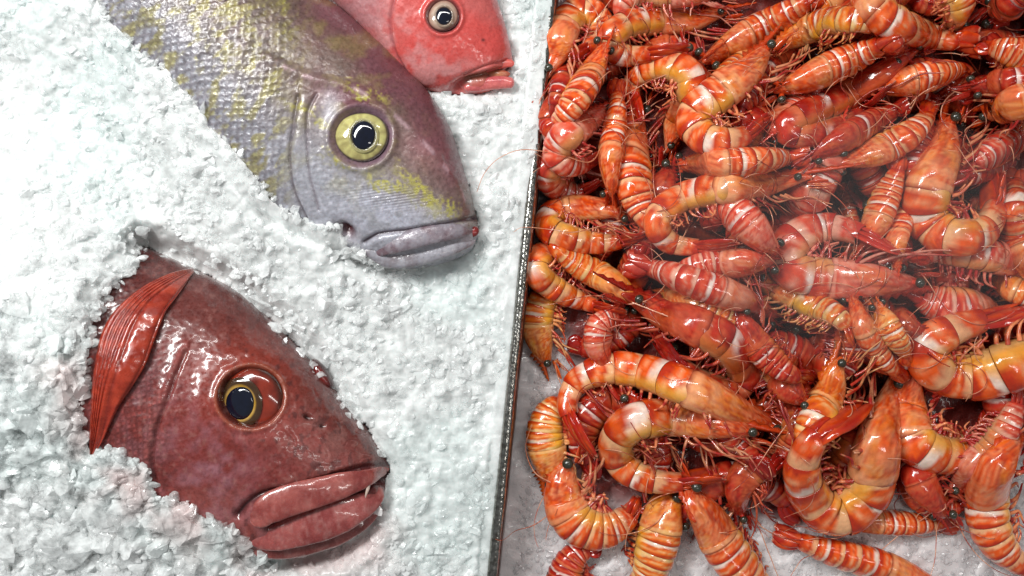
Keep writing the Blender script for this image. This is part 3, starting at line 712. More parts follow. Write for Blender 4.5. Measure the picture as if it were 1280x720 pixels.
for k in range(11000):
    x = rng.uniform(640, 1340); y = rng.uniform(330, 800)
    if x < rim_x(y)+26: continue
    r = rng.uniform(2, 6.5)*(1.6 if rng.random() < .12 else 1)
    i = int((y-gy2[0])/4); j = int((x-gx2[0])/4)
    if pm[i, j] > .3: continue
    pts.append((x, y, h2[i, j]+r*rng.uniform(-.4, .1), r))
V, F = scatter(pts)
o = link_mesh('tray_ice_chips', V, F, M_chunkB, smooth=False); o['kind'] = 'stuff'; o['label'] = 'grey melting ice chips in the bottom of the shrimp tray'; o['category'] = 'ice'

# ------------------------------------------------------------------ shrimps
# photo centre line head to tail, full width, roll (0 lying on its side, 90 back up), tone, label
# order of the list = order of the pile, bottom first
SH = [
 ([(800,520),(760,500),(728,540),(740,600)],42,30,'r','dark red shrimp between the outer arch and the yellow orange one by the rim'),
 ([(850,650),(900,600),(960,610),(1000,650)],42,50,'r','dark red shrimp between the thick banded shrimps and the big U'),
 ([(1112,250),(1092,222),(1078,195),(1085,170)],46,50,'r','dark red shrimp back in the hollow left of the blunt banded tail'),
 ([(1150,250),(1142,215),(1150,180),(1165,150)],44,60,'r','dark red shrimp in the hollow between the upright pair and the big upright shrimp'),
 ([(905,300),(860,275),(880,262),(930,268)],40,60,'r','dark red shrimp in the crook of the hook shaped shrimp'),
 # --- bottom of the pile
 ([(790,84),(765,86),(738,96),(715,110)],28,60,'r','small red shrimp in shadow with a black eye, wedged under the upper left curled shrimp'),
 ([(955,70),(925,84),(897,105),(880,125)],34,60,'y','dull yellow shrimp back glimpsed in shadow behind the black eye of the big diagonal shrimp'),
 ([(1040,160),(1025,205),(1005,245),(985,290)],66,80,'p','broad dark pink shrimp back lying in a hollow above the two eyed central shrimp'),
 ([(1125,595),(1150,618),(1180,632),(1210,630)],36,30,'r','dark red shrimp in shadow above the bottom right patch of tray ice'),
 ([(930,640),(925,610),(945,585),(985,575),(1010,600)],36,0,'r','deep red curled shrimp in shadow left of the big U shaped shrimp'),
 ([(840,440),(880,500),(930,560),(960,600)],40,40,'r','dark red shrimp sunk under the long arched pair at bottom left'),
 ([(780,500),(800,530),(820,575),(800,610)],40,20,'r','dark red shrimp seen in the gap inside the two nested arches'),
 ([(700,110),(690,150),(700,190),(720,215)],34,50,'r','shadowed red shrimp against the tray wall at upper left'),
 ([(1000,60),(960,90),(930,130),(925,160)],38,60,'r','red shrimp in shadow under the big diagonal shrimp with two eyes'),
 ([(1240,350),(1270,362),(1300,372),(1330,380)],36,60,'y','greenish brown shrimp back at the right edge above the big striped curl'),
 ([(1150,420),(1110,400),(1080,380),(1050,370)],40,60,'r','dark red shrimp lying deep under the large central shrimp'),
 ([(990,470),(1000,520),(985,560),(960,590)],40,30,'r','dark red shrimp under the tangled heads left of the big U'),
 ([(1180,640),(1150,600),(1140,560),(1150,520)],40,40,'r','dark shrimp in the shade under the pair of striped curls at right'),
 ([(1210,250),(1225,256),(1245,262),(1270,262)],38,70,'p','small pale rounded shrimp back inside the crook of the big upright shrimp'),
 ([(830,372),(872,384),(912,402),(940,428)],46,75,'y','orange banded shrimp under the long feelers of the middle left shrimp'),
 ([(760,455),(748,432),(752,405),(785,395)],36,60,'p','pale pink shrimp back in the dark gap at left above the long arch'),
 ([(960,165),(985,145),(1008,125),(1025,105)],42,70,'p','pale orange shrimp back between the upper middle curl and the tight folded shrimp'),
 ([(750,60),(715,90),(700,120),(690,150)],40,60,'r','red shrimp in the shadow below the shrimp that hangs its head by the rim'),
 ([(960,330),(900,330),(850,340),(830,352)],40,60,'p','dusky shrimp with a black eye below the red tail fan at left centre'),
 ([(1215,112),(1250,106),(1290,102),(1330,100)],38,70,'r','dark maroon shrimp under loose feelers near the upper right edge'),
 ([(1045,385),(1062,420),(1055,455),(1030,480)],36,30,'r','deep red shrimp below the belly of the large central shrimp'),
 ([(1270,440),(1250,480),(1255,530),(1280,560)],40,40,'r','dark shrimp in the gap at right under the big striped curl'),
 # --- low layer, edges
 ([(700,760),(706,722),(722,694),(750,682)],38,10,'r','plain red shrimp cut by the bottom edge, leftmost on ice'),
 ([(1040,652),(1090,652),(1140,655),(1172,655),(1199,655)],33,88,'o','orange shrimp tail end lying flat on the ice at bottom right'),
 ([(745,200),(702,198),(684,214),(696,233),(724,239),(752,224)],32,0,'p','pink shrimp curl by the tray wall, lower of the two tucked together'),
 ([(1060,-22),(1035,0),(1008,14),(972,24)],36,60,'y','yellow shrimp at the top edge right of the first diagonal shrimp'),
 ([(1160,-30),(1185,-20),(1198,5),(1190,28),(1168,42)],36,0,'o','striped shrimp bend at the top edge behind the long red tail'),
 ([(1242,20),(1262,0),(1290,-20),(1310,-30)],44,85,'r','dark shrimp with two black eyes in the top right corner'),
 ([(1325,82),(1282,70),(1250,62),(1224,56)],36,60,'o','pale banded shrimp at the upper right edge under the feelers'),
 ([(1238,143),(1272,130),(1310,122),(1350,120)],40,20,'o','orange shrimp head facing left with one black eye at the right edge'),
 ([(688,450),(675,420),(676,386),(692,360),(725,352)],36,0,'y','yellow bellied shrimp hanging head down against the tray wall, legs to the right'),
 ([(740,345),(700,325),(676,322),(672,340),(698,362),(740,380),(782,391)],32,0,'o','long orange shrimp curl hugging the tray wall below its yellow neighbour'),
 ([(1075,345),(1068,310),(1062,280),(1058,250),(1058,226)],28,85,'o','plain orange tail end sticking up behind the large central shrimp'),
 ([(1118,335),(1120,300),(1130,265),(1134,242),(1130,224)],28,80,'o','thin banded shrimp tail, right one of the upright pair in the middle'),
 ([(1070,310),(1092,282),(1106,250),(1118,222),(1127,194)],36,80,'o','banded shrimp tail with a blunt pale end, left one of the upright pair'),
 ([(1150,470),(1138,505),(1144,550),(1182,566),(1225,552),(1252,518)],48,0,'o','red orange curled shrimp tucked under the biggest striped curl at right'),
 ([(692,600),(687,570),(683,540),(690,512),(714,500)],44,0,'y','yellow orange shrimp hanging head down on the ice by the rim, bottom left'),
 ([(1185,612),(1213,585),(1243,555),(1265,515),(1272,480)],36,20,'p','pinkish shrimp with its head and legs pointing down left at the lower right'),
 ([(1275,550),(1243,590),(1234,630),(1244,672),(1275,705),(1305,725)],48,15,'o','glossy red shrimp body bending along the bottom right edge'),
 ([(1180,742),(1130,718),(1085,702),(1040,690),(1000,676),(965,662)],40,60,'o','red banded shrimp cut by the bottom edge with its tail fan up left'),
 ([(862,612),(886,650),(912,692),(948,735),(985,770)],56,50,'o','thick orange shrimp with white bands running off the bottom edge, right of two'),
 ([(715,580),(706,615),(720,648),(752,660),(783,645),(797,618)],54,0,'o','fat white banded shrimp curl at bottom left just over the tray ice'),
 ([(838,602),(828,640),(820,680),(805,722),(770,745)],52,45,'y','thick yellow orange shrimp running off the bottom edge, left of two'),
 ([(998,506),(978,478),(958,450),(942,430)],38,10,'r','red shrimp head with a black eye in the tangle left of the big U'),
 ([(930,392),(945,428),(980,462),(1012,476)],36,30,'r','bright red shrimp back at the centre right of the middle left shrimp'),
 ([(1066,372),(1082,415),(1105,450),(1132,476)],32,60,'o','slim red banded shrimp below the feelers, running down to the big U'),
 ([(1094,382),(1110,408),(1125,432),(1138,455)],28,70,'y','slim yellow shrimp tail right beside the slim red banded one'),
 # --- middle
 ([(690,92),(699,60),(708,32),(728,16),(750,32),(738,58),(706,80)],38,0,'o','orange shrimp in the top left corner of the tray, head hanging down'),
 ([(900,-6),(850,-8),(805,-8),(781,2),(780,18),(803,24)],34,0,'p','pink shrimp curl at the top edge above the yellow bellied curl'),
 ([(752,58),(742,85),(722,122),(700,150),(682,172)],38,60,'o','white banded shrimp slanting down to the tray wall, upper left'),
 ([(762,142),(735,155),(706,173),(699,197),(722,206),(754,196)],36,0,'p','pink shrimp curl by the tray wall, upper of the two tucked together'),
 ([(1058,28),(1100,18),(1125,30),(1140,45)],30,20,'y','yellow shrimp body behind the longest diagonal shrimp near the top'),
 ([(974,62),(1008,40),(1045,27),(1080,30),(1105,48)],34,20,'y','yellow shrimp lying just above the longest diagonal shrimp'),
 ([(962,314),(938,284),(914,262),(897,264),(892,288)],46,85,'p','pinkish shrimp facing down right with two round black eyes, centre of the pile'),
 ([(800,378),(765,353),(730,335),(704,318),(687,302),(679,291)],37,70,'y','yellow orange shrimp with pale bands sloping down right from the tray wall'),
 ([(1300,345),(1250,325),(1200,316),(1160,318),(1128,330)],38,10,'p','pink red shrimp arching along the right edge beside the black eye'),
 ([(1255,396),(1215,386),(1180,381),(1150,369),(1128,358)],48,30,'p','pale shrimp back with red bands right below the large central shrimp eye'),
 ([(1300,160),(1260,178),(1226,200),(1200,216)],42,60,'p','glossy red shrimp sloping up to the right edge beside the big upright shrimp'),
 ([(1192,155),(1180,195),(1163,235),(1160,270),(1186,293),(1222,291),(1243,262),(1247,212)],53,0,'o','big upright shrimp with its head up and tail hooked round, right of centre'),
 ([(1300,362),(1284,322),(1269,280),(1266,245),(1272,210)],42,80,'o','white banded shrimp standing upright at the right edge'),
 ([(800,140),(792,175),(790,210),(796,246),(814,280),(838,292)],46,50,'o','pale orange shrimp curving down beside the upright red brown one'),
 ([(832,182),(843,150),(862,116),(856,92),(825,84),(794,100),(792,126),(803,157)],36,0,'o','U shaped shrimp with its tail hanging left and its head down right, upper middle'),
 ([(775,276),(765,266),(728,262),(695,268),(687,284),(712,297),(755,303),(795,296),(815,287)],34,0,'o','flat oval shrimp curl with a yellow belly near the tray wall'),
 ([(965,393),(920,372),(870,354),(830,340),(800,330),(781,324)],42,85,'p','smooth pink banded shrimp with its blunt tail pointing left, above centre left'),
 ([(1100,113),(1140,101),(1175,92),(1200,89),(1213,96)],40,80,'o','fat bright orange shrimp end under the long red tail, upper right'),
 ([(1050,202),(1085,193),(1120,178),(1150,155),(1170,128)],38,60,'o','finely striped shrimp curving up right, above the upright pair'),
 ([(942,350),(985,367),(1022,385),(1052,402),(1064,432)],36,0,'y','yellow bellied shrimp sloping down under the two eyed central shrimp'),
 ([(1053,455),(1038,490),(1020,530),(1008,575),(1030,610)],40,0,'y','yellow orange shrimp head pointing up with a black eye, behind the big U tail'),
 ([(785,376),(830,395),(870,410),(908,432),(926,464),(912,486),(880,478),(845,452),(815,418)],44,0,'r','deep red shrimp folded back on itself with many feelers, left of centre'),
 ([(962,538),(910,510),(860,487),(810,468),(765,462),(725,476),(710,506),(722,540),(744,570)],42,0,'o','long arched shrimp with a dark red tail, outer of the two nested arches'),
 # --- top
 ([(900,22),(860,28),(816,27),(782,33),(763,50),(776,67),(806,68),(858,63)],34,0,'o','yellow bellied shrimp curl with its tail pointing right, top left of the pile'),
 ([(962,66),(940,88),(900,118),(869,146),(884,172),(925,171),(962,143)],44,0,'o','large pale orange shrimp curl with a black eye, upper middle'),
 ([(764,240),(763,200),(768,165),(771,140),(771,118),(774,98)],34,90,'o','upright shrimp seen from its back, head down and white bands near the top'),
 ([(1145,66),(1100,95),(1052,124),(1006,145),(984,160),(1008,168),(1050,155),(1088,128),(1118,98)],34,0,'r','tightly folded red shrimp below the longest diagonal shrimp'),
 ([(1018,198),(1045,180),(1080,158),(1110,142),(1137,126)],34,50,'r','red shrimp with an orange head and one black eye pointing down left'),
 ([(848,208),(890,206),(930,203),(965,199),(990,196),(1014,192)],39,90,'o','straight shrimp lying level with its head left and one bright white band'),
 ([(1002,227),(950,233),(890,239),(846,252),(822,276),(836,301),(872,308),(928,302)],36,0,'o','hook shaped shrimp under the level one with its dark pink tail pointing right'),
 ([(1110,-55),(1083,-22),(1088,5),(1113,26),(1145,40),(1180,50),(1228,56)],40,30,'o','shrimp from the top edge whose long red tail points right'),
 ([(880,79),(908,61),(942,41),(976,22),(1005,5),(1032,-12)],42,75,'o','big diagonal shrimp running off the top edge with a black eye lower left'),
 ([(972,114),(1010,98),(1050,79),(1085,64),(1106,54),(1127,46)],43,80,'o','longest diagonal shrimp with two black eyes and two bright white bands'),
 ([(1140,347),(1090,348),(1040,346),(995,338),(985,314),(1006,292),(1045,286),(1085,299),(1125,320)],47,0,'p','large central pink orange shrimp lying level with its black eye to the right'),
 ([(935,544),(885,531),(835,523),(790,531),(771,557),(786,586),(832,602),(908,594)],43,0,'o','orange banded shrimp arch with its tail pointing right, inner of the two nested arches'),
 ([(1108,480),(1102,520),(1093,565),(1082,612),(1050,640),(1019,625),(1004,590),(1018,550),(1065,502)],58,0,'o','big U shaped shrimp with its head and tail both up, bottom centre'),
 ([(1395,392),(1358,412),(1318,432),(1268,454),(1218,468),(1172,460),(1160,436),(1185,416),(1225,402),(1290,384)],60,0,'o','biggest curled shrimp with broad orange and white stripes at the right edge'),
]
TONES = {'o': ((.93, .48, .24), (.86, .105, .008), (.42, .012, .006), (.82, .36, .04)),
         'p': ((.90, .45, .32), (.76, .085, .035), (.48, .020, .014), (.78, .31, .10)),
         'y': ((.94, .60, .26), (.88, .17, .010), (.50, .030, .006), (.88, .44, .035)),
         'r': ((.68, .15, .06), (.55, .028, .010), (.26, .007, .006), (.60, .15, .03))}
# height field of the pile
HG = 4; hx0, hy0 = 600, -120; HM = np.full((250, 200), -74.)      # rows y, columns x
for i_ in range(HM.shape[0]):
    xx = hx0+HG*np.arange(HM.shape[1]); HM[i_, xx < rim_x(hy0+HG*i_)+14] = -10
# fullness of the pile: more shrimps lie hidden below its middle
yy_, xx_ = np.mgrid[0:250, 0:200]; yy_ = hy0+HG*yy_; xx_ = hx0+HG*xx_
HM = np.maximum(HM, -74+0*sm(560, 380, yy_)*sm(rim_x(yy_)+20, rim_x(yy_)+120, xx_))
GX, GY = np.meshgrid(hx0+HG*np.arange(200), hy0+HG*np.arange(250))
def place(line, width, prof):
    z = np.zeros(len(line))
    for i, (x, y) in enumerate(line):
        m = np.hypot(GX-x, GY-y) < max(6, width*.42*prof[i]); v = HM[m]
        z[i] = (np.percentile(v, 78) if len(v) else -60)+.40*width*prof[i]
    k = 13; zz = np.convolve(np.pad(z, k, mode='edge'), np.ones(2*k+1)/(2*k+1), 'valid')
    z = .8*zz+.2*zz.mean()
    return z
def stamp(line, z, width, prof):
    for i in range(0, len(line), 2):
        r = width*.5*prof[i]; d = np.hypot(GX-line[i, 0], GY-line[i, 1]); m = d < r
        HM[m] = np.maximum(HM[m], z[i]+.85*np.sqrt(np.maximum(r*r-d[m]**2, 0)))

def frames(P, roll, side):
    T = np.gradient(P, axis=0); T /= np.linalg.norm(T, axis=1)[:, None]
    n2 = np.stack([-T[:, 1], T[:, 0], 0*T[:, 0]], 1); n2 /= np.linalg.norm(n2, axis=1)[:, None]
    n2 = n2*side; up = np.cross(T, n2); up *= np.sign(up[:, 2:3]+1e-9)
    a = math.radians(roll); D = n2*math.cos(a)+up*math.sin(a)
    return T, D, np.cross(T, D)
SB = [.36, .445, .53, .615, .69, .755, .845]          # segment limits along the body
def girth(t):
    return np.interp(t, [0, .06, .15, .26, .36, .45, .60, .72, .80, .85, .92, 1.0], [.34, .50, .74, .92, .98, 1.0, .93, .76, .60, .50, .40, .2])
NS = 150
HID = 'dark shrimp almost wholly hidden under the others, deep in the heap'
FILL = []
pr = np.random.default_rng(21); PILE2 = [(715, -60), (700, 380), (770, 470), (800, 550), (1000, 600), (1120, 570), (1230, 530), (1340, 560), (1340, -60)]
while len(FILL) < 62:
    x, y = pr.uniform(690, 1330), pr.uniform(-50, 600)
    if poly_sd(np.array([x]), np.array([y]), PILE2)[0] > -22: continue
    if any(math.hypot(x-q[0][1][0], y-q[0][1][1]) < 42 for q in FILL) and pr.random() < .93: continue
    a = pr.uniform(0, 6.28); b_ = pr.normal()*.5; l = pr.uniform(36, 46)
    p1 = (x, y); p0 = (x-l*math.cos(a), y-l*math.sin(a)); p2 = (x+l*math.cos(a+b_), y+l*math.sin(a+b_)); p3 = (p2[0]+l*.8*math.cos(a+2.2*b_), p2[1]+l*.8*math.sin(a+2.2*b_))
    FILL.append(([p0, p1, p2, p3], pr.uniform(38, 46), pr.uniform(0, 80), 'r', HID))  # darkest tone on all fillers, painting in the shade of the gaps
def build_shrimp(k, pts, width, roll, tone, label):
    line = spline(pts, NS); t = np.linspace(0, 1, NS); g = girth(t)
    z = place(line, width, g); stamp(line, z, width, g)
    X, Y = unproj(line[:, 0], line[:, 1], z); P = np.stack([X, Y, z], 1); sc = 1-z.mean()/H; W_ = width*sc
    d1 = np.gradient(line, axis=0); cr = (d1[:-1, 0]*d1[1:, 1]-d1[:-1, 1]*d1[1:, 0]).sum()
    side = 1 if cr > 0 else -1       # back on the outside of the bend
    if abs(cr) < .02: side = 1
    T, D, L = frames(P, roll, side)
    c0 = P[NS//2]; root = empty('shrimp', (c0[0], c0[1], P[:, 2].min()-W_*.4), label, 'shrimp', 'cooked shrimps heaped in the tray')
    pale, org, red, yel = [np.array(q) for q in TONES[tone]]
    sd = k*7.31; tn = rng.uniform(.88, 1.06); pale, org, red, yel = pale*tn, org*tn, red*tn, yel*tn
    LEN = np.linalg.norm(np.diff(P, axis=0), axis=1).sum()
    cf = .29 if (len(pts) >= 7 and roll < 30) else .345      # share of the traced line taken by the head shell
    def at(u):
        w_ = np.where(u < .36, u*cf/.36, cf+(u-.36)*(1-cf)/.64); f = np.clip(w_, 0, 1)*(NS-1); i = np.minimum(np.floor(f).astype(int), NS-2); fr = (f-i)[..., None]
        r = [q[i]*(1-fr)+q[i+1]*fr for q in (P, T, D, L)]
        r[0] = r[0]+r[1]*(np.minimum(u, 0)[..., None])*LEN*1.0
        return r
    flat = .78
    def ring(u, phi, hr, br):
        p, tt, dd, ll = at(u); c = np.cos(phi); s_ = np.sin(phi)
        vent = np.where(c < 0, .86, 1.0)
        return p[:, None]+dd[:, None]*(hr[..., None]*(c*vent)[..., None])+ll[:, None]*(br[..., None]*(np.sign(s_)*np.abs(s_)**.85)[..., None])
    nph = 40 if width > 36 else 32
    phi = np.linspace(0, 2*math.pi, nph, endpoint=False)
    # --- abdomen: six overlapping shells
    us = []; mul = []; seg = []; loc = []
    for s_ in range(6):
        a, b = SB[s_], SB[s_+1]
        q = np.array([0, .06, .15, .28, .42, .56, .70, .82, .92, .98, 1.0])
        us += list(a+(b+.006-a)*q); mul += list(np.interp(q, [0, .1, .5, .9, 1], [.90, .955, 1.0, 1.025, 1.0])); seg += [s_]*len(q); loc += list(q)
    us = np.array(us); mul = np.array(mul); seg = np.array(seg); loc = np.array(loc)
    o_ = np.argsort(us, kind='stable')
    gh = girth(us)*mul*W_*.5
    # pleura: side plates scallop toward the belly
    lob = (1+.10*np.sin(math.pi*loc)[:, None]*np.exp(-((np.abs(((phi+math.pi) % (2*math.pi))-math.pi)-2.0)/.45)**2)[None])
    hr = gh[:, None]*lob; br = gh[:, None]*flat*lob
    V = ring(us, phi[None], hr, br)
    ph = np.repeat(phi[None], len(us), 0); u2 = np.repeat(us[:, None], nph, 1); l2 = np.repeat(loc[:, None], nph, 1); s2 = np.repeat(seg[:, None], nph, 1)
    ad = np.abs(((ph+math.pi) % (2*math.pi))-math.pi)            # 0 back .. pi belly
    wob = .12*(fbm(np.cos(ph)*2+s2*3, np.sin(ph)*2, sd)-.5)*2
    x = l2+wob+.10*np.sin(ad*2.2)
    mb = fbm(u2*60, ad*3.0, sd+3, 4)
    col = mix(pale, org, sm(.33, .42, x+.16*(mb-.5)))
    col = mix(col, red, .8*sm(.80, .92, x)*sm(.3, .5, mb+.1)); col = mix(col, red, .55*gauss(x-.30, .045)*sm(.45, .6, fbm(u2*40, ad*2, sd+8)))
    p2 = fbm(u2*50, ad*2.4, sd+51, 3); col = mix(col, pale, .75*gauss(x-.68-.15*(p2-.5), .06)*sm(.34, .46, p2)); wide = np.isin(s2, (1, 4)); col = mix(col, mix(pale, (.96, .84, .78), .75), .95*wide*sm(.42, .30, x)*sm(2.0, 1.2, ad)*sm(.02, .15, x))
    st = fbm(u2*110, ad*1.6+np.sin(ad*3+sd), sd+11, 3); col = mix(col, red, .55*sm(.56, .63, st)*(x > .36)*(x < .62)); col = mix(col, red, .6*gauss(x-.40, .025)*sm(.35, .5, st))
    col = mix(col, yel, .85*sm(1.5, 2.15, ad)*sm(.8, .5, u2+.25*(mb-.5))); col = mix(col, (.62, .42, .22), .5*sm(2.3, 2.7, ad))
    col = mix(col, red, .35*sm(.70, .85, u2)); col = col*(.86+.26*fbm(u2*200, ad*14, sd+20, 2))[..., None]
    col = mix(col, red*.45, .75*((l2 < .04)|(l2 > .995)))
    link_mesh('abdomen', V.reshape(-1, 3), grid_faces(len(us), nph, True), M_shell, root, col.reshape(-1, 3))
    # --- carapace
    uc = np.r_[np.linspace(-.035, .04, 8), np.linspace(.055, .385, 26)]
    gc = np.interp(uc, [-.035, 0, .03, .08, .15, .24, .32, .37, .385], [.08, .28, .40, .54, .72, .89, .99, 1.03, 1.0])*W_*.5
    ridge = np.exp(-(phi/.22)**2)+np.exp(-((2*math.pi-phi)/.22)**2)
    hr = gc[:, None]*(1+.10*ridge[None]*sm(.3, .05, uc)[:, None]); br = gc[:, None]*.76*(1+0*phi[None])
    V = ring(uc, phi[None], hr, br)
    # carry the head a little towards the back line so the rostrum continues it
    u2 = np.repeat(uc[:, None], nph, 1); ad = np.repeat(np.abs(((phi+math.pi) % (2*math.pi))-math.pi)[None], len(uc), 0)
    p, tt, dd, ll = at(uc); V = V+dd[:, None]*(W_*.09*sm(.2, 0, uc))[:, None, None]
    groove = gauss(ad-1.15-(u2-.2)*2.2, .09)*sm(.03, .1, u2)*sm(.33, .2, u2)
    V = V-(V-p[:, None])*(.07*groove)[..., None]
    mb = fbm(u2*22, ad*2.4, sd+33, 4); m2 = fbm(u2*70, ad*7, sd+35, 3)
    col = mix(mix(org, pale, .35), org, sm(.35, .55, mb)); col = mix(col, red, .6*sm(.52, .66, m2)*sm(.3, .1, u2)); col = mix(col, red, .45*sm(.12, -.02, u2))
    col = mix(col, yel, .38*sm(.48, .62, fbm(u2*9, ad*1.5, sd+41))*sm(.05, .2, u2)); m3 = fbm(u2*150, ad*9, sd+37, 3); col = mix(col, red, .45*sm(.56, .66, m3)); col = mix(col, pale, .3*sm(.45, .36, m3)); ln_ = fbm(u2*12, ad*16, sd+38, 3); col = mix(col, red, .4*sm(.56, .68, ln_)); col = mix(col, pale, .45*gauss(u2-.30, .03)*sm(.4, .6, mb)); col = mix(col, pale, .5*sm(1.9, 2.5, ad)*sm(.4, .6, m2))
    col = mix(col, red*.7, .6*groove); col = mix(col, red*.4, .7*(u2 > .383)); col = mix(col, pale, .5*((u2 > .355)&(u2 < .375)))
    V = V.reshape(-1, 3); m = nph; V = np.vstack([V, V[:m].mean(0)])
    F = [tuple(q) for q in grid_faces(len(uc), nph, True)]+[(len(V)-1, (j+1) % m, j) for j in range(m)]
    cp = link_mesh('carapace', V, F, M_shell, root, np.vstack([col.reshape(-1, 3), col[0].mean(0)]))
    # --- rostrum: toothed blade
    p, tt, dd, ll = [q[0] for q in at(np.array([.10]))]; n = 16; V = []
    f0 = .0; base = at(np.linspace(.14, -.18, n)); rh = np.interp(np.linspace(0, 1, n), [0, .2, .45, 1], [.58, .52, .44, .52])
    for i in range(n):
        f = i/(n-1); c = base[0][i]+base[2][i]*W_*.5*(rh[i]+.05); hh = W_*.11*(1-f)**.7+.3; th_ = W_*.035*(1-f)+.25
        tooth = W_*.10*(i % 2)*(1-f*.7)
        for (a, b) in ((0, 1), (1, 0), (0, -1), (-1, 0)):
            V.append(c+base[2][i]*(b*hh+(tooth if b > 0 else 0))+base[3][i]*a*th_)
    V.append(V[-4]*.25+V[-3]*.25+V[-2]*.25+V[-1]*.25)
    link_mesh('rostrum', np.array(V), grid_faces(n, 4, True), M_leg, cp, np.tile(mix(org, red, .55), (len(V), 1)))
    # --- eyes on stalks, one each side
    p, tt, dd, ll = [q[0] for q in at(np.array([.012]))]; er = max(4.8, W_*.118)
    for s_ in (1, -1):
        c = p+dd*W_*.12+ll*s_*W_*(.24)-tt*W_*.03; b0 = p+dd*W_*.10+ll*s_*W_*.10+tt*W_*.05
        V, F = tube([b0, b0*.5+c*.5, c], [er*.45, er*.55, er*.75], 8); stalk = link_mesh('eye_stalk', V, F, M_leg, root, np.tile(mix(org, red, .5), (len(V), 1)))
        nr = 9; V = []; ax = ll*s_; 
        e1 = tt; e2 = np.cross(ax, e1)
        for i in range(nr):
            a = math.pi*i/(nr-1)
            for j in range(14):
                b = 2*math.pi*j/14; V.append(c+ax*er*(.25+.85*math.cos(a))+(e1*math.cos(b)+e2*math.sin(b))*er*math.sin(a))
        link_mesh('eye', np.array(V), grid_faces(nr, 14, True), M_eye, stalk)
    # --- tail: pointed telson and four overlapping uropods
    hl = roll < 45
    fan = rng.uniform(.5, 1.0)
    for (nm, ang, len_, wd, off) in (('telson', 0, .15, .17, .16), ('uropod', .16, .165, .24, .05), ('uropod', -.16, .165, .24, .05), ('uropod', .34, .155, .22, -.06), ('uropod', -.34, .155, .22, -.06)):
        n = 16; f = np.linspace(0, 1, n); uu = .825+f*len_*1.04; uu_ = np.minimum(uu, 1); pp, tt, dd, ll = at(uu_); pp = pp+tt*((uu-uu_)*LEN*(1-cf)/.64)[:, None]
        sh = np.sin(math.pi*np.clip(f*.86+.10, 0, 1))**.7 if nm == 'uropod' else (1-f)**.6
        c = pp+ll*(np.sin(ang*fan)*f*len_*LEN)[:, None]+ll*(W_*.09*np.sign(ang)*min(1, abs(ang)*3))+dd*(W_*(off+.02))*(1-.3*f)[:, None]
        if nm == 'telson': sh = sh+.03
        th = np.linspace(0, 2*math.pi, 14, endpoint=False)
        tilt = ang*1.2; e1 = ll*math.cos(tilt)+dd*(-math.sin(tilt)); e2 = dd*math.cos(tilt)+ll*math.sin(tilt)
        V = c[:, None]+e1[:, None]*(W_*wd*sh*.95)[:, None, None]*np.cos(th)[None, :, None]+e2[:, None]*((W_*.055*sh+.2)[:, None]*np.sin(th)[None]+(-.05*W_*sh[:, None]*np.cos(th)[None]**2))[..., None]
        F2 = np.repeat(f[:, None], 14, 1); n_ = fbm(F2*4, np.cos(th)[None]*3+F2*0, sd+ang*9)
        cc = mix(mix(org, red, .35), red, sm(.25, .65, n_)); cc = mix(cc, pale, .35*gauss(np.cos(th)[None]+F2*0, .18)); cc = mix(cc, red*.6, .6*sm(.75, 1, F2)); cc = mix(cc, (.85, .45, .3), .6*sm(.95, 1, F2))
        link_mesh(nm, V.reshape(-1, 3), grid_faces(n, 14, True), M_shell, root, cc.reshape(-1, 3))
    # --- legs
    def limb(name, b0, b1_, b2, b3, r, c, par=root, nv=6):
        Q = spline([b0, b1_, b2, b3], 14); V, F = tube(Q, np.linspace(r, r*.35, 14), nv); 
        cl = mix(c[0], c[1], np.repeat(sm(.3, .7, vn(np.arange(14)*.5, np.zeros(14), sd+b0[0])), nv))
        return link_mesh(name, V, F, M_leg, par, cl)
    lc = (mix(red, (.35, .03, .03), .3), mix(pale, red, .45))
    if roll < 70:
        sides = (1,) if L[NS//2][2] > 0 else (-1,)
        sides = (sides[0], -sides[0])
        for si, s_ in enumerate(sides):
            for q in range(6 if si == 0 else 4):
                u0 = .08+.045*q+.012*rng.normal(); p, tt, dd, ll = [a[0] for a in at(np.array([u0]))]
                ln = W_*(.95+.35*rng.random()); fw = rng.uniform(.5, 1.1) if q < 4 else rng.uniform(-.1, .5)
                b0 = p-dd*W_*.34+ll*s_*W_*.2; b1_ = b0-dd*ln*.15-tt*ln*fw*.45+ll*s_*W_*.10
                b2 = b1_-dd*ln*.10*rng.uniform(-.3, 1.4)-tt*ln*fw*.55+ll*s_*W_*.06*rng.normal(); b3 = b2-dd*ln*rng.uniform(-.1, .35)-tt*ln*fw*.45
                limb('leg', b0, b1_, b2, b3, W_*.042, lc)
            for q_ in range(10):
                q = q_//2; a, b = SB[q], SB[q+1]; u0 = a+(b-a)*(.35+.4*(q_ % 2)); p, tt, dd, ll = [a_[0] for a_ in at(np.array([u0]))]; gg = girth(np.array([u0]))[0]*W_
                b0 = p-dd*gg*.40+ll*s_*gg*.16; ln = gg*.40; sw = rng.uniform(-.5, .2)
                b1_ = b0-dd*ln*.4+tt*ln*sw*.4; b2 = b1_-dd*ln*.35+tt*ln*sw; b3 = b2-dd*ln*.2+tt*ln*(sw+.3*rng.normal())
                limb('swimmeret', b0, b1_, b2, b3, gg*.05, (mix(red, (.3, .02, .02), .3), mix(org, pale, .45)))
    # --- feelers
    p, tt, dd, ll = [a[0] for a in at(np.array([-.02]))]
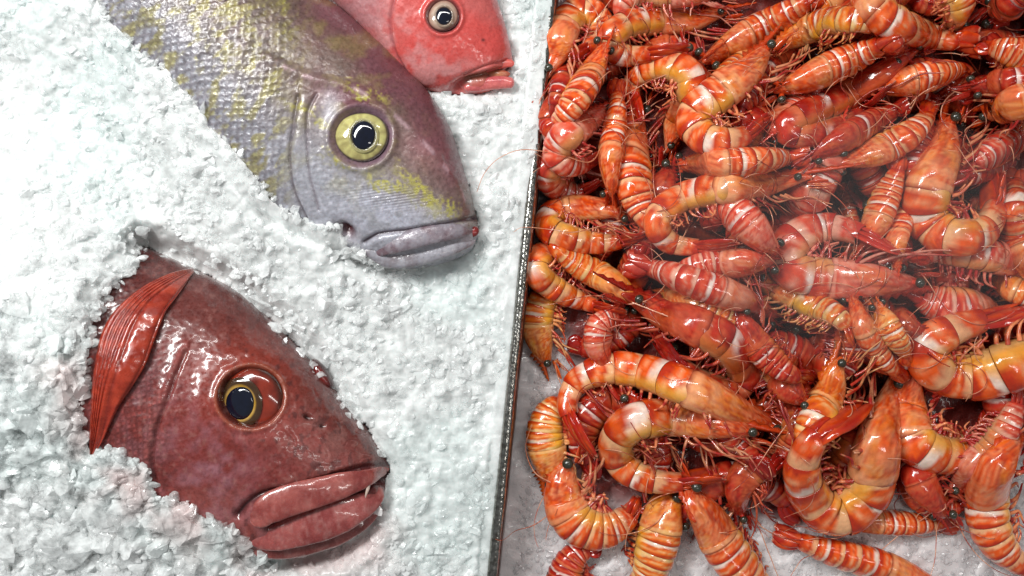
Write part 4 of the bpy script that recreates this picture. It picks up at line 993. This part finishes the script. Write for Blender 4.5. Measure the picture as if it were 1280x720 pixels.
    for q in range(6):
        ln = W_*rng.uniform(.45, 1.0); s_ = (-1)**q; b0 = p+ll*s_*W_*.06-dd*W_*(.05+.03*q)
        dr = -tt*1.0+ll*s_*rng.uniform(-.1, .35)-dd*rng.uniform(-.25, .45)
        limb('antennule', b0, b0+dr*ln*.35, b0+dr*ln*.7+ll*s_*ln*.08, b0+dr*ln+np.array([rng.normal(), rng.normal(), -abs(rng.normal())])*ln*.12, W_*.022, (red, mix(pale, org, .6)), nv=5)
    for s_ in (1, -1):      # paddle shaped antenna scales either side of the mouth
        n = 10; f = np.linspace(0, 1, n); c = (p+ll*s_*W_*.10-dd*W_*.06)[None]+(-tt+ll*s_*.12)[None]*(f*W_*.55)[:, None]
        V, F = tube(c, W_*.085*np.sin(math.pi*np.clip(f*.8+.15, 0, 1))**.6, 10, .3, up=ll*.6+dd*.8)
        link_mesh('antenna_scale', V, F, M_leg, root, np.tile(mix(org, red, .5), (len(V), 1)))
    for q in range(2 if rng.random() < .75 else 1):
        b = p-dd*W_*.10+ll*(1, -1)[q]*W_*.12; dirn = -tt+ll*0; a0 = math.atan2(dirn[1], dirn[0])+rng.normal()*.45; cur = rng.normal()*.010
        Q = [b]; a_ = a0; L_ = rng.uniform(60, 150); z1 = b[2]; n = 22
        if q == 0 and rng.random() < .35: a_ += math.pi*.8
        for i in range(n):
            cur += rng.normal()*.004; a_ += cur*L_/n; z1 = Q[-1][2]
            nx_, ny_ = Q[-1][0]+math.cos(a_)*L_/n, Q[-1][1]+math.sin(a_)*L_/n
            kx, ky = proj(nx_, ny_, z1); i1 = int(np.clip((ky-hy0)/HG, 0, 249)); j1 = int(np.clip((kx-hx0)/HG, 0, 199))
            zt = HMF[i1, j1] if HMF is not None else z1
            Q.append(np.array([nx_, ny_, z1+np.clip(max(zt, z1-8)-z1+1.5, -5, 9)*(.5 if i > 0 else .2)]))
        pend.append((root, np.array(Q), lc, red, pale))
    return root
HMF = None; pend = []
def feeler(root, Q, colr, r0=.85):
    Q = spline(Q, 60); V, F = tube(Q, np.linspace(r0, .35, 60), 5); c = mix(colr, (.75, .33, .2), np.repeat(sm(.4, .65, vn(np.arange(60)*.25, np.zeros(60), Q[0, 0])), 5))
    link_mesh('antenna', V, F, M_leg, root, c)
ROOTS = []
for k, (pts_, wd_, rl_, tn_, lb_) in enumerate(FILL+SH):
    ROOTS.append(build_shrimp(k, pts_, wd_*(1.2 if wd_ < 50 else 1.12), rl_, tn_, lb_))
# lay the long feelers over the finished pile
for (root, Q, lc, red, pale) in pend:
    kx, ky = proj(Q[:, 0], Q[:, 1], Q[:, 2]); i1 = np.clip(((ky-hy0)/HG).astype(int), 0, 249); j1 = np.clip(((kx-hx0)/HG).astype(int), 0, 199)
    out_ = kx < rim_x(ky)-4
    zt = np.where(kx < rim_x(ky)+12, 14, HM[i1, j1]); f = np.linspace(0, 1, len(Q)); zt = np.maximum(zt, Q[:, 2]-6)
    z = Q[:, 2]*(1-sm(.05, .35, f))+(zt+2)*sm(.05, .35, f)
    for _ in range(3): z[1:-1] = np.maximum(z[1:-1]*.5+.25*(z[:-2]+z[2:]), 0*z[1:-1]-70)
    Q = Q.copy(); Q[:, 2] = z
    if out_.any(): Q = Q[:max(4, int(np.argmax(out_)))]
    feeler(root, Q, mix(red, pale, .15))
def find(sub): return next(r for r in ROOTS if sub in r['label'])
for sub, pl in (('upper of the two tucked', [(760, 142, -20), (742, 200, 22), (700, 193, 24), (655, 187, 26), (625, 197, 22), (606, 216, 18), (596, 240, 14)]),
                ('flat oval', [(775, 276, -10), (720, 290, 24), (690, 287, 22), (655, 284, 22), (642, 290, 20)]),
                ('yellow orange shrimp hanging', [(692, 605, -40), (668, 590, -34), (657, 560, -36), (665, 530, -36)]),
                ('deep red shrimp folded back', [(790, 378, 10), (860, 405, 34), (915, 425, 34), (930, 470, 30), (915, 500, 22)]),
                ('head and legs pointing down left', [(1185, 612, -20), (1165, 640, -40), (1120, 672, -50), (1072, 715, -56)])):
    r_ = find(sub); Q = np.array([(*unproj(a, b, c), c) for a, b, c in pl]); feeler(r_, Q, (.62, .20, .10), .95)

# (measured once from the camera)
used = set(); nfil = len(FILL)
def kill(o):
    for c in list(o.children): kill(c)
    bpy.data.objects.remove(o)
vis = [0.029, 0.0, 0.058, 0.085, 0.0, 0.072, 0.016, 0.02, 0.013, 0.004, 0.094, 0.034, 0.034, 0.004, 0.016, 0.029, 0.007, 0.0, 0.0, 0.013, 0.0, 0.036, 0.092, 0.022, 0.004, 0.038, 0.065, 0.09, 0.004, 0.0, 0.0, 0.027, 0.0, 0.072, 0.0, 0.045, 0.013, 0.002, 0.018, 0.076, 0.054, 0.007, 0.025, 0.045, 0.045, 0.0, 0.038, 0.016, 0.038, 0.009, 0.004, 0.0, 0.043, 0.07, 0.056, 0.007, 0.027, 0.054, 0.022, 0.054, 0.052, 0.047, 0.1, 0.1, 0.1, 0.1, 0.1, 0.062, 0.081, 0.11, 0.132, 0.164, 0.058, 0.108, 0.02, 0.159, 0.126, 0.049, 0.099, 0.166, 0.031, 0.045, 0.316, 0.108, 0.105, 0.226, 0.193, 0.148, 0.025, 0.269, 0.253, 0.155, 0.018, 0.143, 0.195, 0.267, 0.123, 0.217, 0.238, 0.149, 0.171, 0.309, 0.186, 0.327, 0.285, 0.354, 0.392, 0.291, 0.352, 0.332, 0.13, 0.379, 0.37, 0.351, 0.215, 0.204, 0.41, 0.289, 0.0, 0.321, 0.253, 0.316, 0.177, 0.224, 0.294, 0.336, 0.26, 0.267, 0.294, 0.381, 0.368, 0.28, 0.336, 0.309, 0.173, 0.294, 0.397, 0.354, 0.372, 0.401, 0.289, 0.352, 0.345, 0.397, 0.226, 0.388, 0.408, 0.372, 0.361, 0.399, 0.316]   # share of each shrimp in view
short = {}
for k in range(nfil):
    r = ROOTS[k]
    if vis[k] < .012: kill(r); continue
    c = sorted(range(nfil, len(ROOTS)), key=lambda j: (ROOTS[j].location-r.location).length+(9 if vis[j] < .08 else 0))
    for j in c:
        lb = 'dark shrimp buried under the '+ROOTS[j]['label'].split(',')[0]
        if lb not in used and len(lb.split()) <= 16: used.add(lb); r['label'] = lb; break
for k in range(nfil, len(ROOTS)):
    if vis[k] < .004: kill(ROOTS[k])
kill = None

# thin steam drifting over the middle of the warm heap
bm = bmesh.new(); bmesh.ops.create_icosphere(bm, subdivisions=4, radius=1)
for v in bm.verts: v.co = Vector((v.co.x*270, v.co.y*150, v.co.z*46))*S
me = bpy.data.meshes.new('steam'); bm.to_mesh(me); bm.free()
m = bpy.data.materials.new('steam'); m.use_nodes = True; nt = m.node_tree; nt.nodes.remove(nt.nodes['Principled BSDF'])
pv = nt.nodes.new('ShaderNodeVolumePrincipled'); pv.inputs['Density'].default_value = 1.8; pv.inputs['Color'].default_value = (1, .93, .93, 1)
nt.links.new(pv.outputs[0], nt.nodes['Material Output'].inputs['Volume']); me.materials.append(m)
o = bpy.data.objects.new('steam', me); C.objects.link(o); X, Y = unproj(1060, 295, 60); o.location = (X*S, Y*S, 62*S); o['kind'] = 'stuff'; o['label'] = 'thin pale steam over the middle of the shrimp heap'; o['category'] = 'steam'
